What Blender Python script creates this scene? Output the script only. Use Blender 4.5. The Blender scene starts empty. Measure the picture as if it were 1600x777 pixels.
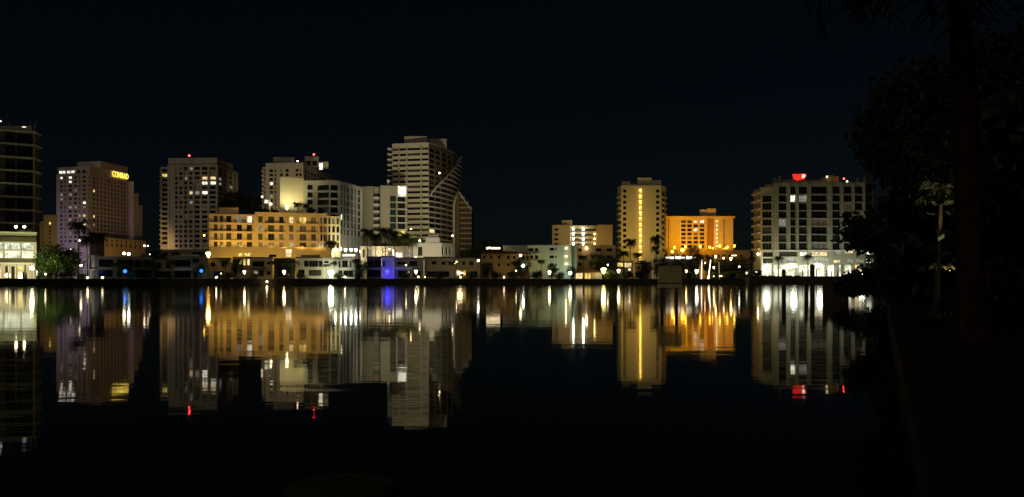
import bpy, bmesh, math, random
from mathutils import Vector, Matrix
random.seed(11)
R = math.radians
sc = bpy.context.scene
COL = sc.collection
F, CX, HY, H = 1200.0, 800.0, 437.5, 2.0      # focal length (px of the 1600 px photo), principal column, horizon row, eye height
GZ = 2.2                                       # ground level of the far shore

def X(px, Y): return (px - CX) / F * Y
def Z(py, Y): return H + (HY - py) / F * Y

# ------------------------------------------------------------------ materials
def nodes(name):
    m = bpy.data.materials.new(name); m.use_nodes = True
    nt = m.node_tree; return m, nt, nt.nodes['Principled BSDF'], nt.nodes['Material Output']

def surf(name, col, rough=0.75, var=0.18, scale=0.35, spec=0.3, streak=False, fine=0.0):
    m, nt, b, o = nodes(name)
    tc = nt.nodes.new('ShaderNodeTexCoord')
    mp = nt.nodes.new('ShaderNodeMapping')
    if streak: mp.inputs['Scale'].default_value = (1, 1, 0.12)
    nz = nt.nodes.new('ShaderNodeTexNoise'); nz.inputs['Scale'].default_value = scale; nz.inputs['Detail'].default_value = 6
    nz.inputs['Roughness'].default_value = 0.65
    rp = nt.nodes.new('ShaderNodeValToRGB')
    rp.color_ramp.elements[0].position = 0.3; rp.color_ramp.elements[1].position = 0.7
    d = [c * (1 - var) for c in col]; l = [min(1, c * (1 + var * 0.6)) for c in col]
    rp.color_ramp.elements[0].color = (*d, 1); rp.color_ramp.elements[1].color = (*l, 1)
    nt.links.new(tc.outputs['Object'], mp.inputs['Vector']); nt.links.new(mp.outputs[0], nz.inputs['Vector'])
    nt.links.new(nz.outputs['Fac'], rp.inputs['Fac']); nt.links.new(rp.outputs['Color'], b.inputs['Base Color'])
    b.inputs['Roughness'].default_value = rough; b.inputs['Specular IOR Level'].default_value = spec
    if fine:
        n2 = nt.nodes.new('ShaderNodeTexNoise'); n2.inputs['Scale'].default_value = fine; n2.inputs['Detail'].default_value = 4
        bp = nt.nodes.new('ShaderNodeBump'); bp.inputs['Strength'].default_value = 0.4; bp.inputs['Distance'].default_value = 0.05
        nt.links.new(tc.outputs['Object'], n2.inputs['Vector']); nt.links.new(n2.outputs['Fac'], bp.inputs['Height'])
        nt.links.new(bp.outputs[0], b.inputs['Normal'])
    return m

def glow(name, col, st):
    m, nt, b, o = nodes(name)
    b.inputs['Base Color'].default_value = (0.8, 0.8, 0.8, 1)
    b.inputs['Emission Color'].default_value = (*col, 1); b.inputs['Emission Strength'].default_value = st
    return m

def room(name, col, st, sx=0.9, sz=0.7, lo=0.25):
    """a lit interior behind glass: uneven, broken by curtains and furniture"""
    m, nt, b, o = nodes(name)
    tc = nt.nodes.new('ShaderNodeTexCoord'); mp = nt.nodes.new('ShaderNodeMapping')
    mp.inputs['Scale'].default_value = (sx, 1, sz)
    nz = nt.nodes.new('ShaderNodeTexNoise'); nz.inputs['Scale'].default_value = 1.0; nz.inputs['Detail'].default_value = 3
    rp = nt.nodes.new('ShaderNodeMapRange')
    rp.inputs['From Min'].default_value = 0.35; rp.inputs['From Max'].default_value = 0.65
    rp.inputs['To Min'].default_value = st * lo; rp.inputs['To Max'].default_value = st
    geo = nt.nodes.new('ShaderNodeNewGeometry')
    nt.links.new(geo.outputs['Position'], mp.inputs['Vector']); nt.links.new(mp.outputs[0], nz.inputs['Vector'])
    nt.links.new(nz.outputs['Fac'], rp.inputs['Value']); nt.links.new(rp.outputs[0], b.inputs['Emission Strength'])
    b.inputs['Emission Color'].default_value = (*col, 1)
    b.inputs['Base Color'].default_value = (0.1, 0.1, 0.1, 1); b.inputs['Roughness'].default_value = 0.2
    return m

M = {}
M['concrete'] = surf('concrete', (0.42, 0.39, 0.33), var=0.3, scale=0.12, streak=True)
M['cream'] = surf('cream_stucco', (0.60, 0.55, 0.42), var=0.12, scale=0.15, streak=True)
M['white'] = surf('white_stucco', (0.68, 0.67, 0.62), var=0.10, scale=0.15, streak=True)
M['lilac'] = surf('pale_lilac_stucco', (0.52, 0.46, 0.50), var=0.12, scale=0.1, streak=True)
M['tan'] = surf('tan_stucco', (0.50, 0.40, 0.24), var=0.2, scale=0.2, streak=True)
M['ochre'] = surf('ochre_stucco', (0.42, 0.30, 0.14), var=0.22, scale=0.25, streak=True)
M['peach'] = surf('peach_stucco', (0.62, 0.50, 0.32), var=0.1, scale=0.2, streak=True)
M['green_white'] = surf('pale_green_stucco', (0.55, 0.62, 0.50), var=0.15, scale=0.2, streak=True)
M['grey'] = surf('grey_stucco', (0.30, 0.29, 0.21), var=0.2, scale=0.2, streak=True)
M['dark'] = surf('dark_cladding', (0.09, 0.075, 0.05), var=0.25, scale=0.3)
M['roofdark'] = surf('dark_roofing', (0.08, 0.07, 0.06), var=0.3, scale=0.4)
M['tile'] = surf('brown_roof_tile', (0.16, 0.07, 0.035), var=0.35, scale=1.2)
M['warm_grey'] = surf('warm_grey_stucco', (0.33, 0.30, 0.23), var=0.12, scale=0.15, streak=True)
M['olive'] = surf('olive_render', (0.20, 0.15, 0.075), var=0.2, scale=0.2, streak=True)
M['shaded_side'] = surf('shaded_side_cladding', (0.15, 0.125, 0.085), var=0.15, scale=0.2)  # darkened colour imitates the less lit side of the curved tower
M['shaded_recess'] = surf('shaded_recess_render', (0.40, 0.24, 0.12), var=0.1, scale=0.2)  # deeper tone puts the shade of the amber hotel's recess into the colour
M['metal'] = surf('dark_metal', (0.06, 0.06, 0.055), rough=0.45, var=0.1, spec=0.5)
M['steel'] = surf('pale_metal', (0.5, 0.5, 0.48), rough=0.4, var=0.1, spec=0.5)
M['wood'] = surf('weathered_timber', (0.11, 0.08, 0.05), var=0.4, scale=1.5, streak=True, fine=6)
M['plank'] = surf('grey_plank', (0.78, 0.64, 0.32), var=0.25, scale=2.5, streak=False, fine=5)
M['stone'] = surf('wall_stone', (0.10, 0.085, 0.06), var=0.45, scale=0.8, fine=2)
M['coping'] = surf('coping', (0.12, 0.105, 0.075), var=0.3, scale=0.8, fine=3)
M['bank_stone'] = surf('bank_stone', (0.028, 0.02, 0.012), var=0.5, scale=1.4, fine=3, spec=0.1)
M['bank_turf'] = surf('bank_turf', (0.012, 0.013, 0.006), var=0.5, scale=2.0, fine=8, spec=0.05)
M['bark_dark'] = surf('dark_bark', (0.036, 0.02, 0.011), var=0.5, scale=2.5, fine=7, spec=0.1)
M['soil'] = surf('ground_soil', (0.06, 0.06, 0.035), var=0.4, scale=0.3)
M['turf'] = surf('turf', (0.045, 0.06, 0.02), var=0.5, scale=1.5, fine=8)
M['leaf'] = surf('leaf', (0.05, 0.085, 0.025), var=0.5, scale=0.9, rough=0.6)
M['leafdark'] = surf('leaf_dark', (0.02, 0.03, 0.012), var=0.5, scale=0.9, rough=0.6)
M['frond'] = surf('palm_frond', (0.07, 0.08, 0.03), var=0.4, scale=0.8, rough=0.55)
M['bark'] = surf('bark', (0.11, 0.075, 0.045), var=0.4, scale=2.0, fine=7)
M['thatch'] = surf('thatch', (0.30, 0.25, 0.12), var=0.4, scale=3.0, fine=9)
M['fabric'] = surf('white_fabric', (0.75, 0.74, 0.7), var=0.06, scale=0.8)
M['rock'] = surf('wet_rock', (0.035, 0.042, 0.022), var=0.5, scale=3, rough=0.9, fine=6, spec=0.05)
M['hull'] = surf('boat_hull', (0.6, 0.6, 0.58), rough=0.3, var=0.05)
M['redshell'] = surf('red_shell', (0.6, 0.05, 0.03), var=0.1)

def glass(name, col, rough):
    m, nt, b, o = nodes(name)
    b.inputs['Base Color'].default_value = (*col, 1); b.inputs['Roughness'].default_value = rough
    b.inputs['Specular IOR Level'].default_value = 0.5
    return m
M['glass'] = glass('dark_glass', (0.012, 0.013, 0.014), 0.12)
M['glass_b'] = glass('curtained_glass', (0.06, 0.055, 0.045), 0.25)
M['glass_g'] = glass('green_glass', (0.02, 0.035, 0.03), 0.15)
M['room_dim'] = room('dim_room', (1.0, 0.62, 0.28), 0.05)
M['room_warm'] = room('warm_room', (1.0, 0.74, 0.36), 1.6)
M['room_white'] = room('white_room', (1.0, 0.93, 0.72), 2.4)
M['room_grey'] = room('curtain_room', (0.9, 0.85, 0.7), 0.35)
M['room_yellow'] = room('yellow_room', (1.0, 0.70, 0.16), 1.5)
M['hall'] = room('bright_hall', (1.0, 0.95, 0.68), 1.5, 0.25, 0.5, 0.3)
M['hall_green'] = room('glazed_hall', (0.92, 1.0, 0.74), 1.3, 0.35, 0.6, 0.22)
M['lamp_white'] = glow('lamp_white', (1.0, 0.79, 0.42), 24)
M['lamp_big'] = glow('lamp_flood', (0.98, 1.0, 0.66), 70)
M['lamp_warm'] = glow('lamp_warm', (1.0, 0.66, 0.20), 26)
M['lamp_orange'] = glow('lamp_orange', (1.0, 0.50, 0.12), 60)
M['lamp_amber'] = glow('lamp_amber', (1.0, 0.52, 0.04), 12)
M['lamp_pink'] = glow('lamp_pink', (1.0, 0.62, 0.42), 14)
M['lamp_cool'] = glow('lamp_cool', (0.9, 1.0, 0.82), 30)
M['lamp_blue'] = glow('lamp_blue', (0.012, 0.17, 1.0), 2.6)
M['lamp_violet'] = glow('lamp_violet', (0.012, 0.008, 1.0), 14)
M['lamp_red'] = glow('lamp_red', (1.0, 0.03, 0.03), 18)
M['lamp_dim'] = glow('lamp_dim', (1.0, 0.78, 0.42), 6)
M['sign_glow'] = glow('sign_glow', (1.0, 0.70, 0.09), 1.7)
M['string'] = glow('string_lights', (1.0, 0.90, 0.70), 2.2)
M['string_dim'] = glow('string_lights_dim', (1.0, 0.88, 0.55), 0.25)
M['redglow'] = glow('red_sign', (1.0, 0.035, 0.02), 0.9)
M['redglow'].node_tree.nodes['Principled BSDF'].inputs['Base Color'].default_value = (0.4, 0.02, 0.01, 1)
M['lamp_garden'] = glow('lamp_garden', (1.0, 0.74, 0.2), 55)

# ------------------------------------------------------------------ mesh helper
class MB:
    def __init__(s): s.v, s.f, s.m = [], [], []
    def face(s, pts, mi=0):
        n = len(s.v); s.v += [tuple(p) for p in pts]; s.f.append(tuple(range(n, n + len(pts)))); s.m.append(mi)
    def box(s, x0, x1, y0, y1, z0, z1, mi=0):
        n = len(s.v)
        s.v += [(x0,y0,z0),(x1,y0,z0),(x1,y1,z0),(x0,y1,z0),(x0,y0,z1),(x1,y0,z1),(x1,y1,z1),(x0,y1,z1)]
        for q in ((0,3,2,1),(4,5,6,7),(0,1,5,4),(1,2,6,5),(2,3,7,6),(3,0,4,7)):
            s.f.append(tuple(n + i for i in q)); s.m.append(mi)
    def prism(s, poly, z0, z1, mi=0, top=None):
        n = len(s.v); k = len(poly)
        s.v += [(p[0], p[1], z0) for p in poly]
        tp = top or poly
        s.v += [(p[0], p[1], (z1 if len(p) < 3 else p[2])) for p in tp]
        for i in range(k):
            j = (i + 1) % k
            s.f.append((n + i, n + j, n + k + j, n + k + i)); s.m.append(mi)
        s.f.append(tuple(n + k + i for i in range(k))); s.m.append(mi)
        s.f.append(tuple(n + k - 1 - i for i in range(k))); s.m.append(mi)
    def tube(s, pts, rad, sides=8, mi=0, cap=True):
        rs = rad if isinstance(rad, (list, tuple)) else [rad] * len(pts)
        pts = [Vector(p) for p in pts]; base = len(s.v); ref = None
        for i, p in enumerate(pts):
            t = (pts[min(i + 1, len(pts) - 1)] - pts[max(i - 1, 0)]).normalized()
            if ref is None: ref = Vector((1, 0, 0)) if abs(t.x) < 0.9 else Vector((0, 1, 0))
            a = (ref - t * ref.dot(t)).normalized(); b = t.cross(a); ref = a
            for k in range(sides):
                an = 2 * math.pi * k / sides
                s.v.append(tuple(p + (a * math.cos(an) + b * math.sin(an)) * rs[i]))
        for i in range(len(pts) - 1):
            for k in range(sides):
                k2 = (k + 1) % sides
                s.f.append((base + i*sides + k, base + i*sides + k2, base + (i+1)*sides + k2, base + (i+1)*sides + k)); s.m.append(mi)
        if cap:
            s.f.append(tuple(base + sides - 1 - k for k in range(sides))); s.m.append(mi)
            e = base + (len(pts) - 1) * sides
            s.f.append(tuple(e + k for k in range(sides))); s.m.append(mi)
    def ball(s, c, r, mi=0, seg=12, rings=8, zs=1.0):
        base = len(s.v)
        for i in range(rings + 1):
            th = math.pi * i / rings
            for k in range(seg):
                ph = 2 * math.pi * k / seg
                s.v.append((c[0] + r*math.sin(th)*math.cos(ph), c[1] + r*math.sin(th)*math.sin(ph), c[2] + r*zs*math.cos(th)))
        for i in range(rings):
            for k in range(seg):
                k2 = (k + 1) % seg
                s.f.append((base+i*seg+k, base+(i+1)*seg+k, base+(i+1)*seg+k2, base+i*seg+k2)); s.m.append(mi)
    def mesh(s, name, mats):
        me = bpy.data.meshes.new(name); me.from_pydata(s.v, [], s.f)
        for m in (mats if isinstance(mats, (list, tuple)) else [mats]): me.materials.append(m)
        me.polygons.foreach_set('material_index', s.m); me.update()
        return me
    def build(s, name, mats, parent=None, origin=(0, 0, 0), smooth=False):
        if origin != (0, 0, 0):
            o = origin; s.v = [(a - o[0], b - o[1], c - o[2]) for a, b, c in s.v]
        me = s.mesh(name, mats)
        if smooth: me.polygons.foreach_set('use_smooth', [True] * len(me.polygons))
        return link(name, me, parent, origin if parent is None else None)

def link(name, me, parent=None, loc=None, rz=0.0):
    o = bpy.data.objects.new(name, me); COL.objects.link(o)
    if parent is not None: o.parent = parent
    if loc is not None: o.location = loc
    if rz: o.rotation_euler.z = rz
    return o

def tag(o, label=None, cat=None, group=None, kind=None):
    if label: o['label'] = label
    if cat: o['category'] = cat
    if group: o['group'] = group
    if kind: o['kind'] = kind
    elif cat and 'wall' in o.name: o['kind'] = 'thing'
    return o

def empty(name, loc, label, cat, group=None, rz=0.0):
    o = bpy.data.objects.new(name, None); COL.objects.link(o)
    o.location = loc; o.rotation_euler.z = rz; o.empty_display_size = 0.5
    return tag(o, label, cat, group)

def copy_thing(o, loc, rz=0.0, scale=1.0, label=None, group=None):
    c = o.copy(); COL.objects.link(c); c.location = loc; c.rotation_euler.z = rz
    c.scale = (scale,) * 3 if not isinstance(scale, (tuple, list)) else scale
    if label: c['label'] = label
    if group: c['group'] = group
    for ch in list(o.children):
        d = ch.copy(); COL.objects.link(d); d.parent = c
        for g in list(ch.children):
            e = g.copy(); COL.objects.link(e); e.parent = d
    return c

# ------------------------------------------------------------------ buildings
_WM = {}
def window_mesh(w, h, mk, bars):
    w, h = round(w, 1), round(h, 1)
    k = (w, h, mk, bars)
    if k not in _WM:
        b = MB()
        b.face([(-w/2, 0, 0), (w/2, 0, 0), (w/2, 0, h), (-w/2, 0, h)], 1)
        t = min(0.12, w * 0.06)
        b.box(-w/2, w/2, -0.07, -0.01, 0, t); b.box(-w/2, w/2, -0.07, -0.01, h - t, h)
        b.box(-w/2, -w/2 + t, -0.07, -0.01, t, h - t); b.box(w/2 - t, w/2, -0.07, -0.01, t, h - t)
        for i in range(bars):
            x = -w/2 + w * (i + 1) / (bars + 1)
            b.box(x - t/2, x + t/2, -0.06, -0.01, t, h - t)
        _WM[k] = b.mesh('window', [M['metal'] if mk.startswith('glass') else M['steel'], M[mk]])
    return _WM[k]

def splay(px0, px1, Y, deep):
    k = 1 + deep / Y; return [(X(px0, Y), Y), (X(px1, Y), Y), (X(px1, Y)*k, Y*k), (X(px0, Y)*k, Y*k)]

class Bld:
    """a building: a row of front wall panels (left to right as the camera sees them) closed at the back"""
    def __init__(s, name, label, cat, front, top, mat='cream', base=GZ, back=18.0, roof=0.35, roofmat=None, group=None, depth=0.45, plan=None, root=None):
        s.f = [(X(p, y), y) for p, y in front]; s.fp = front
        y0 = front[0][1] if isinstance(top, tuple) else None
        s.z1 = Z(top[0], top[1]) if isinstance(top, tuple) else top
        s.z0 = base; s.mat = mat; s.depth = depth; s.roof = roof; s.roofmat = roofmat or mat
        s.op = {i: [] for i in range(len(front) - 1)}
        cx = sum(p[0] for p in s.f) / len(s.f); cy = min(p[1] for p in s.f)
        s.o = (cx, cy, base); s.pre = ''
        if root is not None: s.root, s.o, s.pre = root.root, root.o, 'wing_'
        else: s.root = empty(name, s.o, label, cat, group)
        if plan == 'para':
            a, b, c = s.f[0], s.f[len(s.f)//2], s.f[-1]
            s.poly = s.f + [(a[0] + c[0] - b[0], a[1] + c[1] - b[1])]
        else:
            kb, ka = 1 + back / s.f[-1][1], 1 + back / s.f[0][1]      # side walls splay with the plot lines
            s.poly = s.f + [(s.f[-1][0] * kb, s.f[-1][1] * kb), (s.f[0][0] * ka, s.f[0][1] * ka)]
    def seg(s, i):
        a, b = Vector(s.f[i]), Vector(s.f[i + 1]); return a, b, (b - a).length
    def u(s, i, px):
        a, b, L = s.seg(i); k = (px - CX) / F; d = b - a
        t = (k * a.y - a.x) / (d.x - k * d.y); return t * L
    def Yat(s, i, px):
        a, b, L = s.seg(i); return (a + (b - a) * (s.u(i, px) / L)).y
    def win(s, i, u0, u1, z0, z1, mk='glass', bars=0, depth=None, name='window'):
        a, b, L = s.seg(i)
        u0, u1 = max(u0, 0.05), min(u1, L - 0.05)
        if u1 - u0 < 0.15 or z1 > s.z1 - 0.05 or z1 - z0 < 0.15: return
        s.op[i].append((u0, u1, max(z0, s.z0 + 0.05), z1, mk, bars, s.depth if depth is None else depth, name))
    def grid(s, i, cols, rows, Y=None, mk=None, lit={}, bars=0, depth=None, name='window', skip=()):
        """cols: [(px0, px1)], rows: [(py0, py1)] measured at depth Y"""
        for c, (p0, p1) in enumerate(cols):
            for r, (q0, q1) in enumerate(rows):
                if (c, r) in skip: continue
                yy = Y or s.Yat(i, (p0 + p1) / 2)
                k = lit.get((c, r)) or mk or random.choice(['glass', 'glass', 'glass_b', 'glass', 'glass_b', 'glass', 'glass_b', 'glass', 'glass_g', 'room_dim'])
                s.win(i, s.u(i, p0), s.u(i, p1), Z(q1, yy), Z(q0, yy), k, bars, depth, name)
    def panel(s, mb, i, mi=0):
        a, b, L = s.seg(i); d = (b - a) / L; n = Vector((d.y, -d.x))
        us = sorted({0.0, round(L, 3)} | {round(x, 3) for o in s.op[i] for x in o[:2]})
        zs = sorted({round(s.z0, 3), round(s.z1, 3)} | {round(x, 3) for o in s.op[i] for x in o[2:4]})
        P = lambda u, z, dp=0.0: (a.x + d.x*u - n.x*dp, a.y + d.y*u - n.y*dp, z)
        ops = [tuple(round(x, 3) for x in o[:4]) for o in s.op[i]]
        for r in range(len(zs) - 1):
            zc = (zs[r] + zs[r+1]) / 2; run = None
            act = [o for o in ops if o[2] < zc < o[3]]
            for c in range(len(us) - 1):
                uc = (us[c] + us[c+1]) / 2
                hole = any(o[0] < uc < o[1] for o in act)
                if not hole and run is None: run = us[c]
                if hole and run is not None:
                    mb.face([P(run, zs[r]), P(us[c], zs[r]), P(us[c], zs[r+1]), P(run, zs[r+1])], mi); run = None
            if run is not None:
                mb.face([P(run, zs[r]), P(us[-1], zs[r]), P(us[-1], zs[r+1]), P(run, zs[r+1])], mi)
        for o in s.op[i]:
            u0, u1, z0, z1, dp = o[0], o[1], o[2], o[3], o[6]
            mb.face([P(u0, z0), P(u0, z1), P(u0, z1, dp), P(u0, z0, dp)], mi)
            mb.face([P(u1, z0), P(u1, z0, dp), P(u1, z1, dp), P(u1, z1)], mi)
            mb.face([P(u0, z1), P(u1, z1), P(u1, z1, dp), P(u0, z1, dp)], mi)
            mb.face([P(u0, z0), P(u0, z0, dp), P(u1, z0, dp), P(u1, z0)], mi)
    def finish(s, limit=100, panelmats=None):
        mb = MB(); mats = [M[s.mat]] + [M[k] for k in (panelmats or [])]
        for i in range(len(s.f) - 1): s.panel(mb, i, (i + 1 if panelmats and i < len(panelmats) else 0) if panelmats else 0)
        p = s.poly; k = len(s.f)
        for i in range(k - 1, len(p)):
            a, b = p[i], p[(i + 1) % len(p)]
            mb.face([(a[0], a[1], s.z0), (b[0], b[1], s.z0), (b[0], b[1], s.z1), (a[0], a[1], s.z1)])
        mb.face([(q[0], q[1], s.z1) for q in p])
        s.wall = mb.build(s.pre + 'wall', mats, s.root, s.o)
        if s.roof:
            c = Vector((sum(q[0] for q in p) / len(p), sum(q[1] for q in p) / len(p)))
            ex = [tuple(Vector(q) + (Vector(q) - c).normalized() * 0.25) for q in p]
            r = MB(); r.prism(ex, s.z1 + 0.003, s.z1 + s.roof); r.build('roof', M[s.roofmat], s.root, s.o)
        allw = [(i, o) for i in s.op for o in s.op[i]]
        allw.sort(key=lambda w: (w[1][4].startswith('glass'), -(w[1][1] - w[1][0]) * (w[1][3] - w[1][2]) * (1 if w[0] == 0 else 0.6)))
        rest = MB()
        for n_, (i, o) in enumerate(allw):
            a, b, L = s.seg(i); d = (b - a) / L; n = Vector((d.y, -d.x))
            uc = (o[0] + o[1]) / 2; p2 = a + d * uc - n * (o[6] - 0.02)
            rz = math.atan2(d.y, d.x)
            if n_ < limit:
                w = link(o[7], window_mesh(o[1] - o[0], o[3] - o[2], o[4], o[5]), s.root, (p2.x - s.o[0], p2.y - s.o[1], o[2] - s.o[2]), rz)
            else:
                w2 = (o[1] - o[0]) / 2; q0, q1 = p2 - d * w2, p2 + d * w2
                rest.face([(q0.x, q0.y, o[2]), (q1.x, q1.y, o[2]), (q1.x, q1.y, o[3]), (q0.x, q0.y, o[3])], 0 if o[4] == 'glass' else 1)
        if rest.f:
            tag(rest.build('window_glazing', [M['glass'], M['glass_b']], s.root, s.o), kind='stuff')
        return s
    def pw(s, i, px, out=0.0):
        """world xy of pixel column px on panel i, pushed OUT metres to the front"""
        a, b, L = s.seg(i); d = (b - a) / L; n = Vector((d.y, -d.x)); return a + d * s.u(i, px) + n * out
    def bar(s, name, mat, i, px0, px1, z0, z1, out, inn=0.0, parent=None):
        """a box on panel i from px0 to px1 that stands OUT metres proud of the wall"""
        a, b = s.pw(i, px0), s.pw(i, px1); d = (b - a).normalized(); n = Vector((d.y, -d.x))
        m = MB(); m.prism([tuple(a + n*out), tuple(b + n*out), tuple(b - n*inn), tuple(a - n*inn)], z0, z1)
        return m.build(name, M[mat], parent or s.root, s.o)
    def block(s, name, mat, px0, px1, Y, z0, z1, deep=8.0, slope=None):
        a, b = (X(px0, Y), Y), (X(px1, Y), Y)
        k = 1 + deep / Y; m = MB(); m.prism([a, b, (b[0]*k, b[1]*k), (a[0]*k, a[1]*k)], z0, z1)
        return m.build(name, M[mat], s.root, s.o)

def rows(first, step, n, h): return [(first + step*i, first + step*i + h) for i in range(n)]
def balcony(b, i, px0, px1, z, out=1.4, rail='metal', slab='white', rail_h=1.0, gap=0.0):
    s_ = b.bar('balcony', slab, i, px0, px1, z - 0.22, z, out, -0.003)
    p0, p1 = b.pw(i, px0), b.pw(i, px1); d = (p1 - p0).normalized(); n = Vector((d.y, -d.x)); L = (p1 - p0).length
    m = MB()
    q0 = p0 + n * (out - 0.06); q1 = p1 + n * (out - 0.06)
    m.tube([(q0.x, q0.y, z + rail_h), (q1.x, q1.y, z + rail_h)], 0.05, 4)
    k = max(2, int(L / 0.5))
    for j in range(k + 1):
        q = q0 + (q1 - q0) * j / k; m.tube([(q.x, q.y, z), (q.x, q.y, z + rail_h)], 0.035, 4, cap=False)
    m.build('railing', M[rail], s_, b.o)
    return s_

# ------------------------------------------------------------------ lights
def spot(px, Y, z, tx, tY, tz, power, col, ang=70, blend=0.8, r=0.4):  # spot without a fixture, mostly added as fill light
    l = bpy.data.lights.new('fill_spot', 'SPOT'); l.energy = power; l.color = col; l.spot_size = R(ang); l.spot_blend = blend; l.shadow_soft_size = r
    o = bpy.data.objects.new('fill_spot', l); COL.objects.link(o)
    o.location = (X(px, Y), Y, z); t = Vector((X(tx, tY), tY, tz)) - o.location
    o.rotation_euler = t.to_track_quat('-Z', 'Y').to_euler(); return o
def point(px, Y, z, power, col, r=0.3):
    l = bpy.data.lights.new('lamp_bulb', 'POINT'); l.energy = power; l.color = col; l.shadow_soft_size = r
    o = bpy.data.objects.new('lamp_bulb', l); COL.objects.link(o); o.location = (X(px, Y), Y, z); return o

_LM = {}
def lamp_globe(r, mk, kind='ball'):
    k = (round(r, 2), mk, kind)
    if k not in _LM:
        b = MB()
        if kind == 'ball': b.ball((0, 0, 0), r, seg=10, rings=6)
        elif kind == 'cone':
            b.tube([(0, 0, -r*1.3), (0, 0, -r*0.2), (0, 0, r*0.7), (0, 0, r)], [r*0.25, r*0.7, r, r*0.6], 10)
        elif kind == 'bar': b.box(-r*2.2, r*2.2, -0.12, 0.12, -r*0.35, r*0.35)
        _LM[k] = b.mesh('lamp_globe', M[mk])
    return _LM[k]
def post_lamp(px, py, Y, mk, r, label, base=GZ, group=None, kind='ball', cat='lamp', name='post_lamp'):
    z = Z(py, Y)
    e = empty(name, (X(px, Y), Y, base), label, cat, group)
    h = max(z - base - r, 0.12)
    b = MB(); b.tube([(0, 0, 0), (0, 0, 0.12)], 0.16, 8); b.tube([(0, 0, 0.1), (0, 0, h + 0.05)], 0.055, 6)
    b.build('pole', M['metal'], e)
    link('lamp_globe', lamp_globe(r, mk, kind), e, (0, 0, h + r))
    return e
def wall_lamp(px, py, Y, mk, r, label, group=None, kind='ball', cat='lamp', arm=0.5):
    """a lamp on a bracket fixed to the wall ARM metres behind it"""
    z = Z(py, Y); e = empty('wall_lamp', (X(px, Y), Y, z), label, cat, group)
    b = MB(); b.box(-0.05, 0.05, 0, arm, r*0.2, r*0.2 + 0.08); b.box(-0.14, 0.14, arm - 0.05, arm, -0.14, 0.24)
    b.build('bracket', M['metal'], e)
    link('lamp_globe', lamp_globe(r, mk, kind), e, (0, 0, 0))
    return e
# ------------------------------------------------------------------ camera and sky
cam = bpy.data.cameras.new('camera'); cam.sensor_width = 36; cam.lens = 36 * F / 1600; cam.shift_y = (HY - 388.5) / 1600
cam.clip_start = 0.05; cam.clip_end = 12000
co = bpy.data.objects.new('camera', cam); COL.objects.link(co); co.location = (0, 0, H); co.rotation_euler = (R(90), 0, 0); sc.camera = co
w = bpy.data.worlds.new('World'); sc.world = w; w.use_nodes = True
nt = w.node_tree; bg = nt.nodes['Background']
sky = nt.nodes.new('ShaderNodeTexSky'); sky.sky_type = 'NISHITA'; sky.sun_disc = False
SUN_EL, SUN_AZ = 38, 215        # the moon: behind and to the left of the camera
sky.sun_elevation = R(SUN_EL); sky.sun_rotation = R(SUN_AZ); sky.air_density = 1.0; sky.dust_density = 0.6; sky.ozone_density = 2.0
tint = nt.nodes.new('ShaderNodeMix'); tint.data_type = 'RGBA'; tint.blend_type = 'MULTIPLY'; tint.inputs[0].default_value = 1.0; tint.inputs[7].default_value = (0.75, 0.96, 1.08, 1)
nt.links.new(sky.outputs[0], tint.inputs[6]); nt.links.new(tint.outputs[2], bg.inputs[0]); bg.inputs[1].default_value = 0.0006
sl = bpy.data.lights.new('moon', 'SUN'); sl.energy = 0.17; sl.angle = R(0.5); sl.color = (1.0, 0.86, 0.58)
so = bpy.data.objects.new('moon', sl); COL.objects.link(so)
sd = Vector((math.sin(R(SUN_AZ)) * math.cos(R(SUN_EL)), math.cos(R(SUN_AZ)) * math.cos(R(SUN_EL)), math.sin(R(SUN_EL))))
so.rotation_euler = sd.to_track_quat('Z', 'Y').to_euler()
sc.view_settings.view_transform = 'Standard'; sc.view_settings.look = 'None'; sc.view_settings.exposure = 0.0; sc.view_settings.gamma = 1.0
sc.view_settings.use_curve_mapping = False
sc.render.dither_intensity = 1.5
sc.cycles.use_denoising = True; sc.cycles.max_bounces = 6; sc.cycles.diffuse_bounces = 2; sc.cycles.glossy_bounces = 3
sc.cycles.sample_clamp_indirect = 4.0; sc.cycles.caustics_reflective = False; sc.cycles.caustics_refractive = False
try: sc.cycles.denoiser = 'OPENIMAGEDENOISE'
except Exception: pass

# ------------------------------------------------------------------ water, ground, sea walls
SH = [(-420, 190), (-100, 215), (0, 236), (100, 256), (250, 282), (540, 312), (800, 332), (1000, 345), (1170, 354)]
def shoreY(px):
    for (a, ya), (b, yb) in zip(SH, SH[1:]):
        if a <= px <= b: return ya + (yb - ya) * (px - a) / (b - a)
    return SH[0][1] if px < SH[0][0] else 360
shore = [(X(p, y), y) for p, y in SH]
EAST = [(X(1170, 346), 346), (X(1420, 350), 350), (X(2000, 360), 360)]

m, nt, b, o = nodes('water'); M['water'] = m
b.inputs['Base Color'].default_value = (0.0006, 0.0012, 0.0016, 1); b.inputs['IOR'].default_value = 1.33
rg = nt.nodes.new('ShaderNodeMapRange'); rg.inputs['From Min'].default_value = 12; rg.inputs['From Max'].default_value = 90; rg.inputs['To Min'].default_value = 0.03; rg.inputs['To Max'].default_value = 0.062
tc = nt.nodes.new('ShaderNodeTexCoord'); mp = nt.nodes.new('ShaderNodeMapping'); mp.inputs['Scale'].default_value = (0.35, 1.0, 1.0)
n1 = nt.nodes.new('ShaderNodeTexNoise'); n1.inputs['Scale'].default_value = 0.9; n1.inputs['Detail'].default_value = 3
n2 = nt.nodes.new('ShaderNodeTexNoise'); n2.inputs['Scale'].default_value = 0.06; n2.inputs['Detail'].default_value = 2
ad = nt.nodes.new('ShaderNodeMath'); ad.operation = 'MULTIPLY_ADD'; ad.inputs[1].default_value = 3.0
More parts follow.
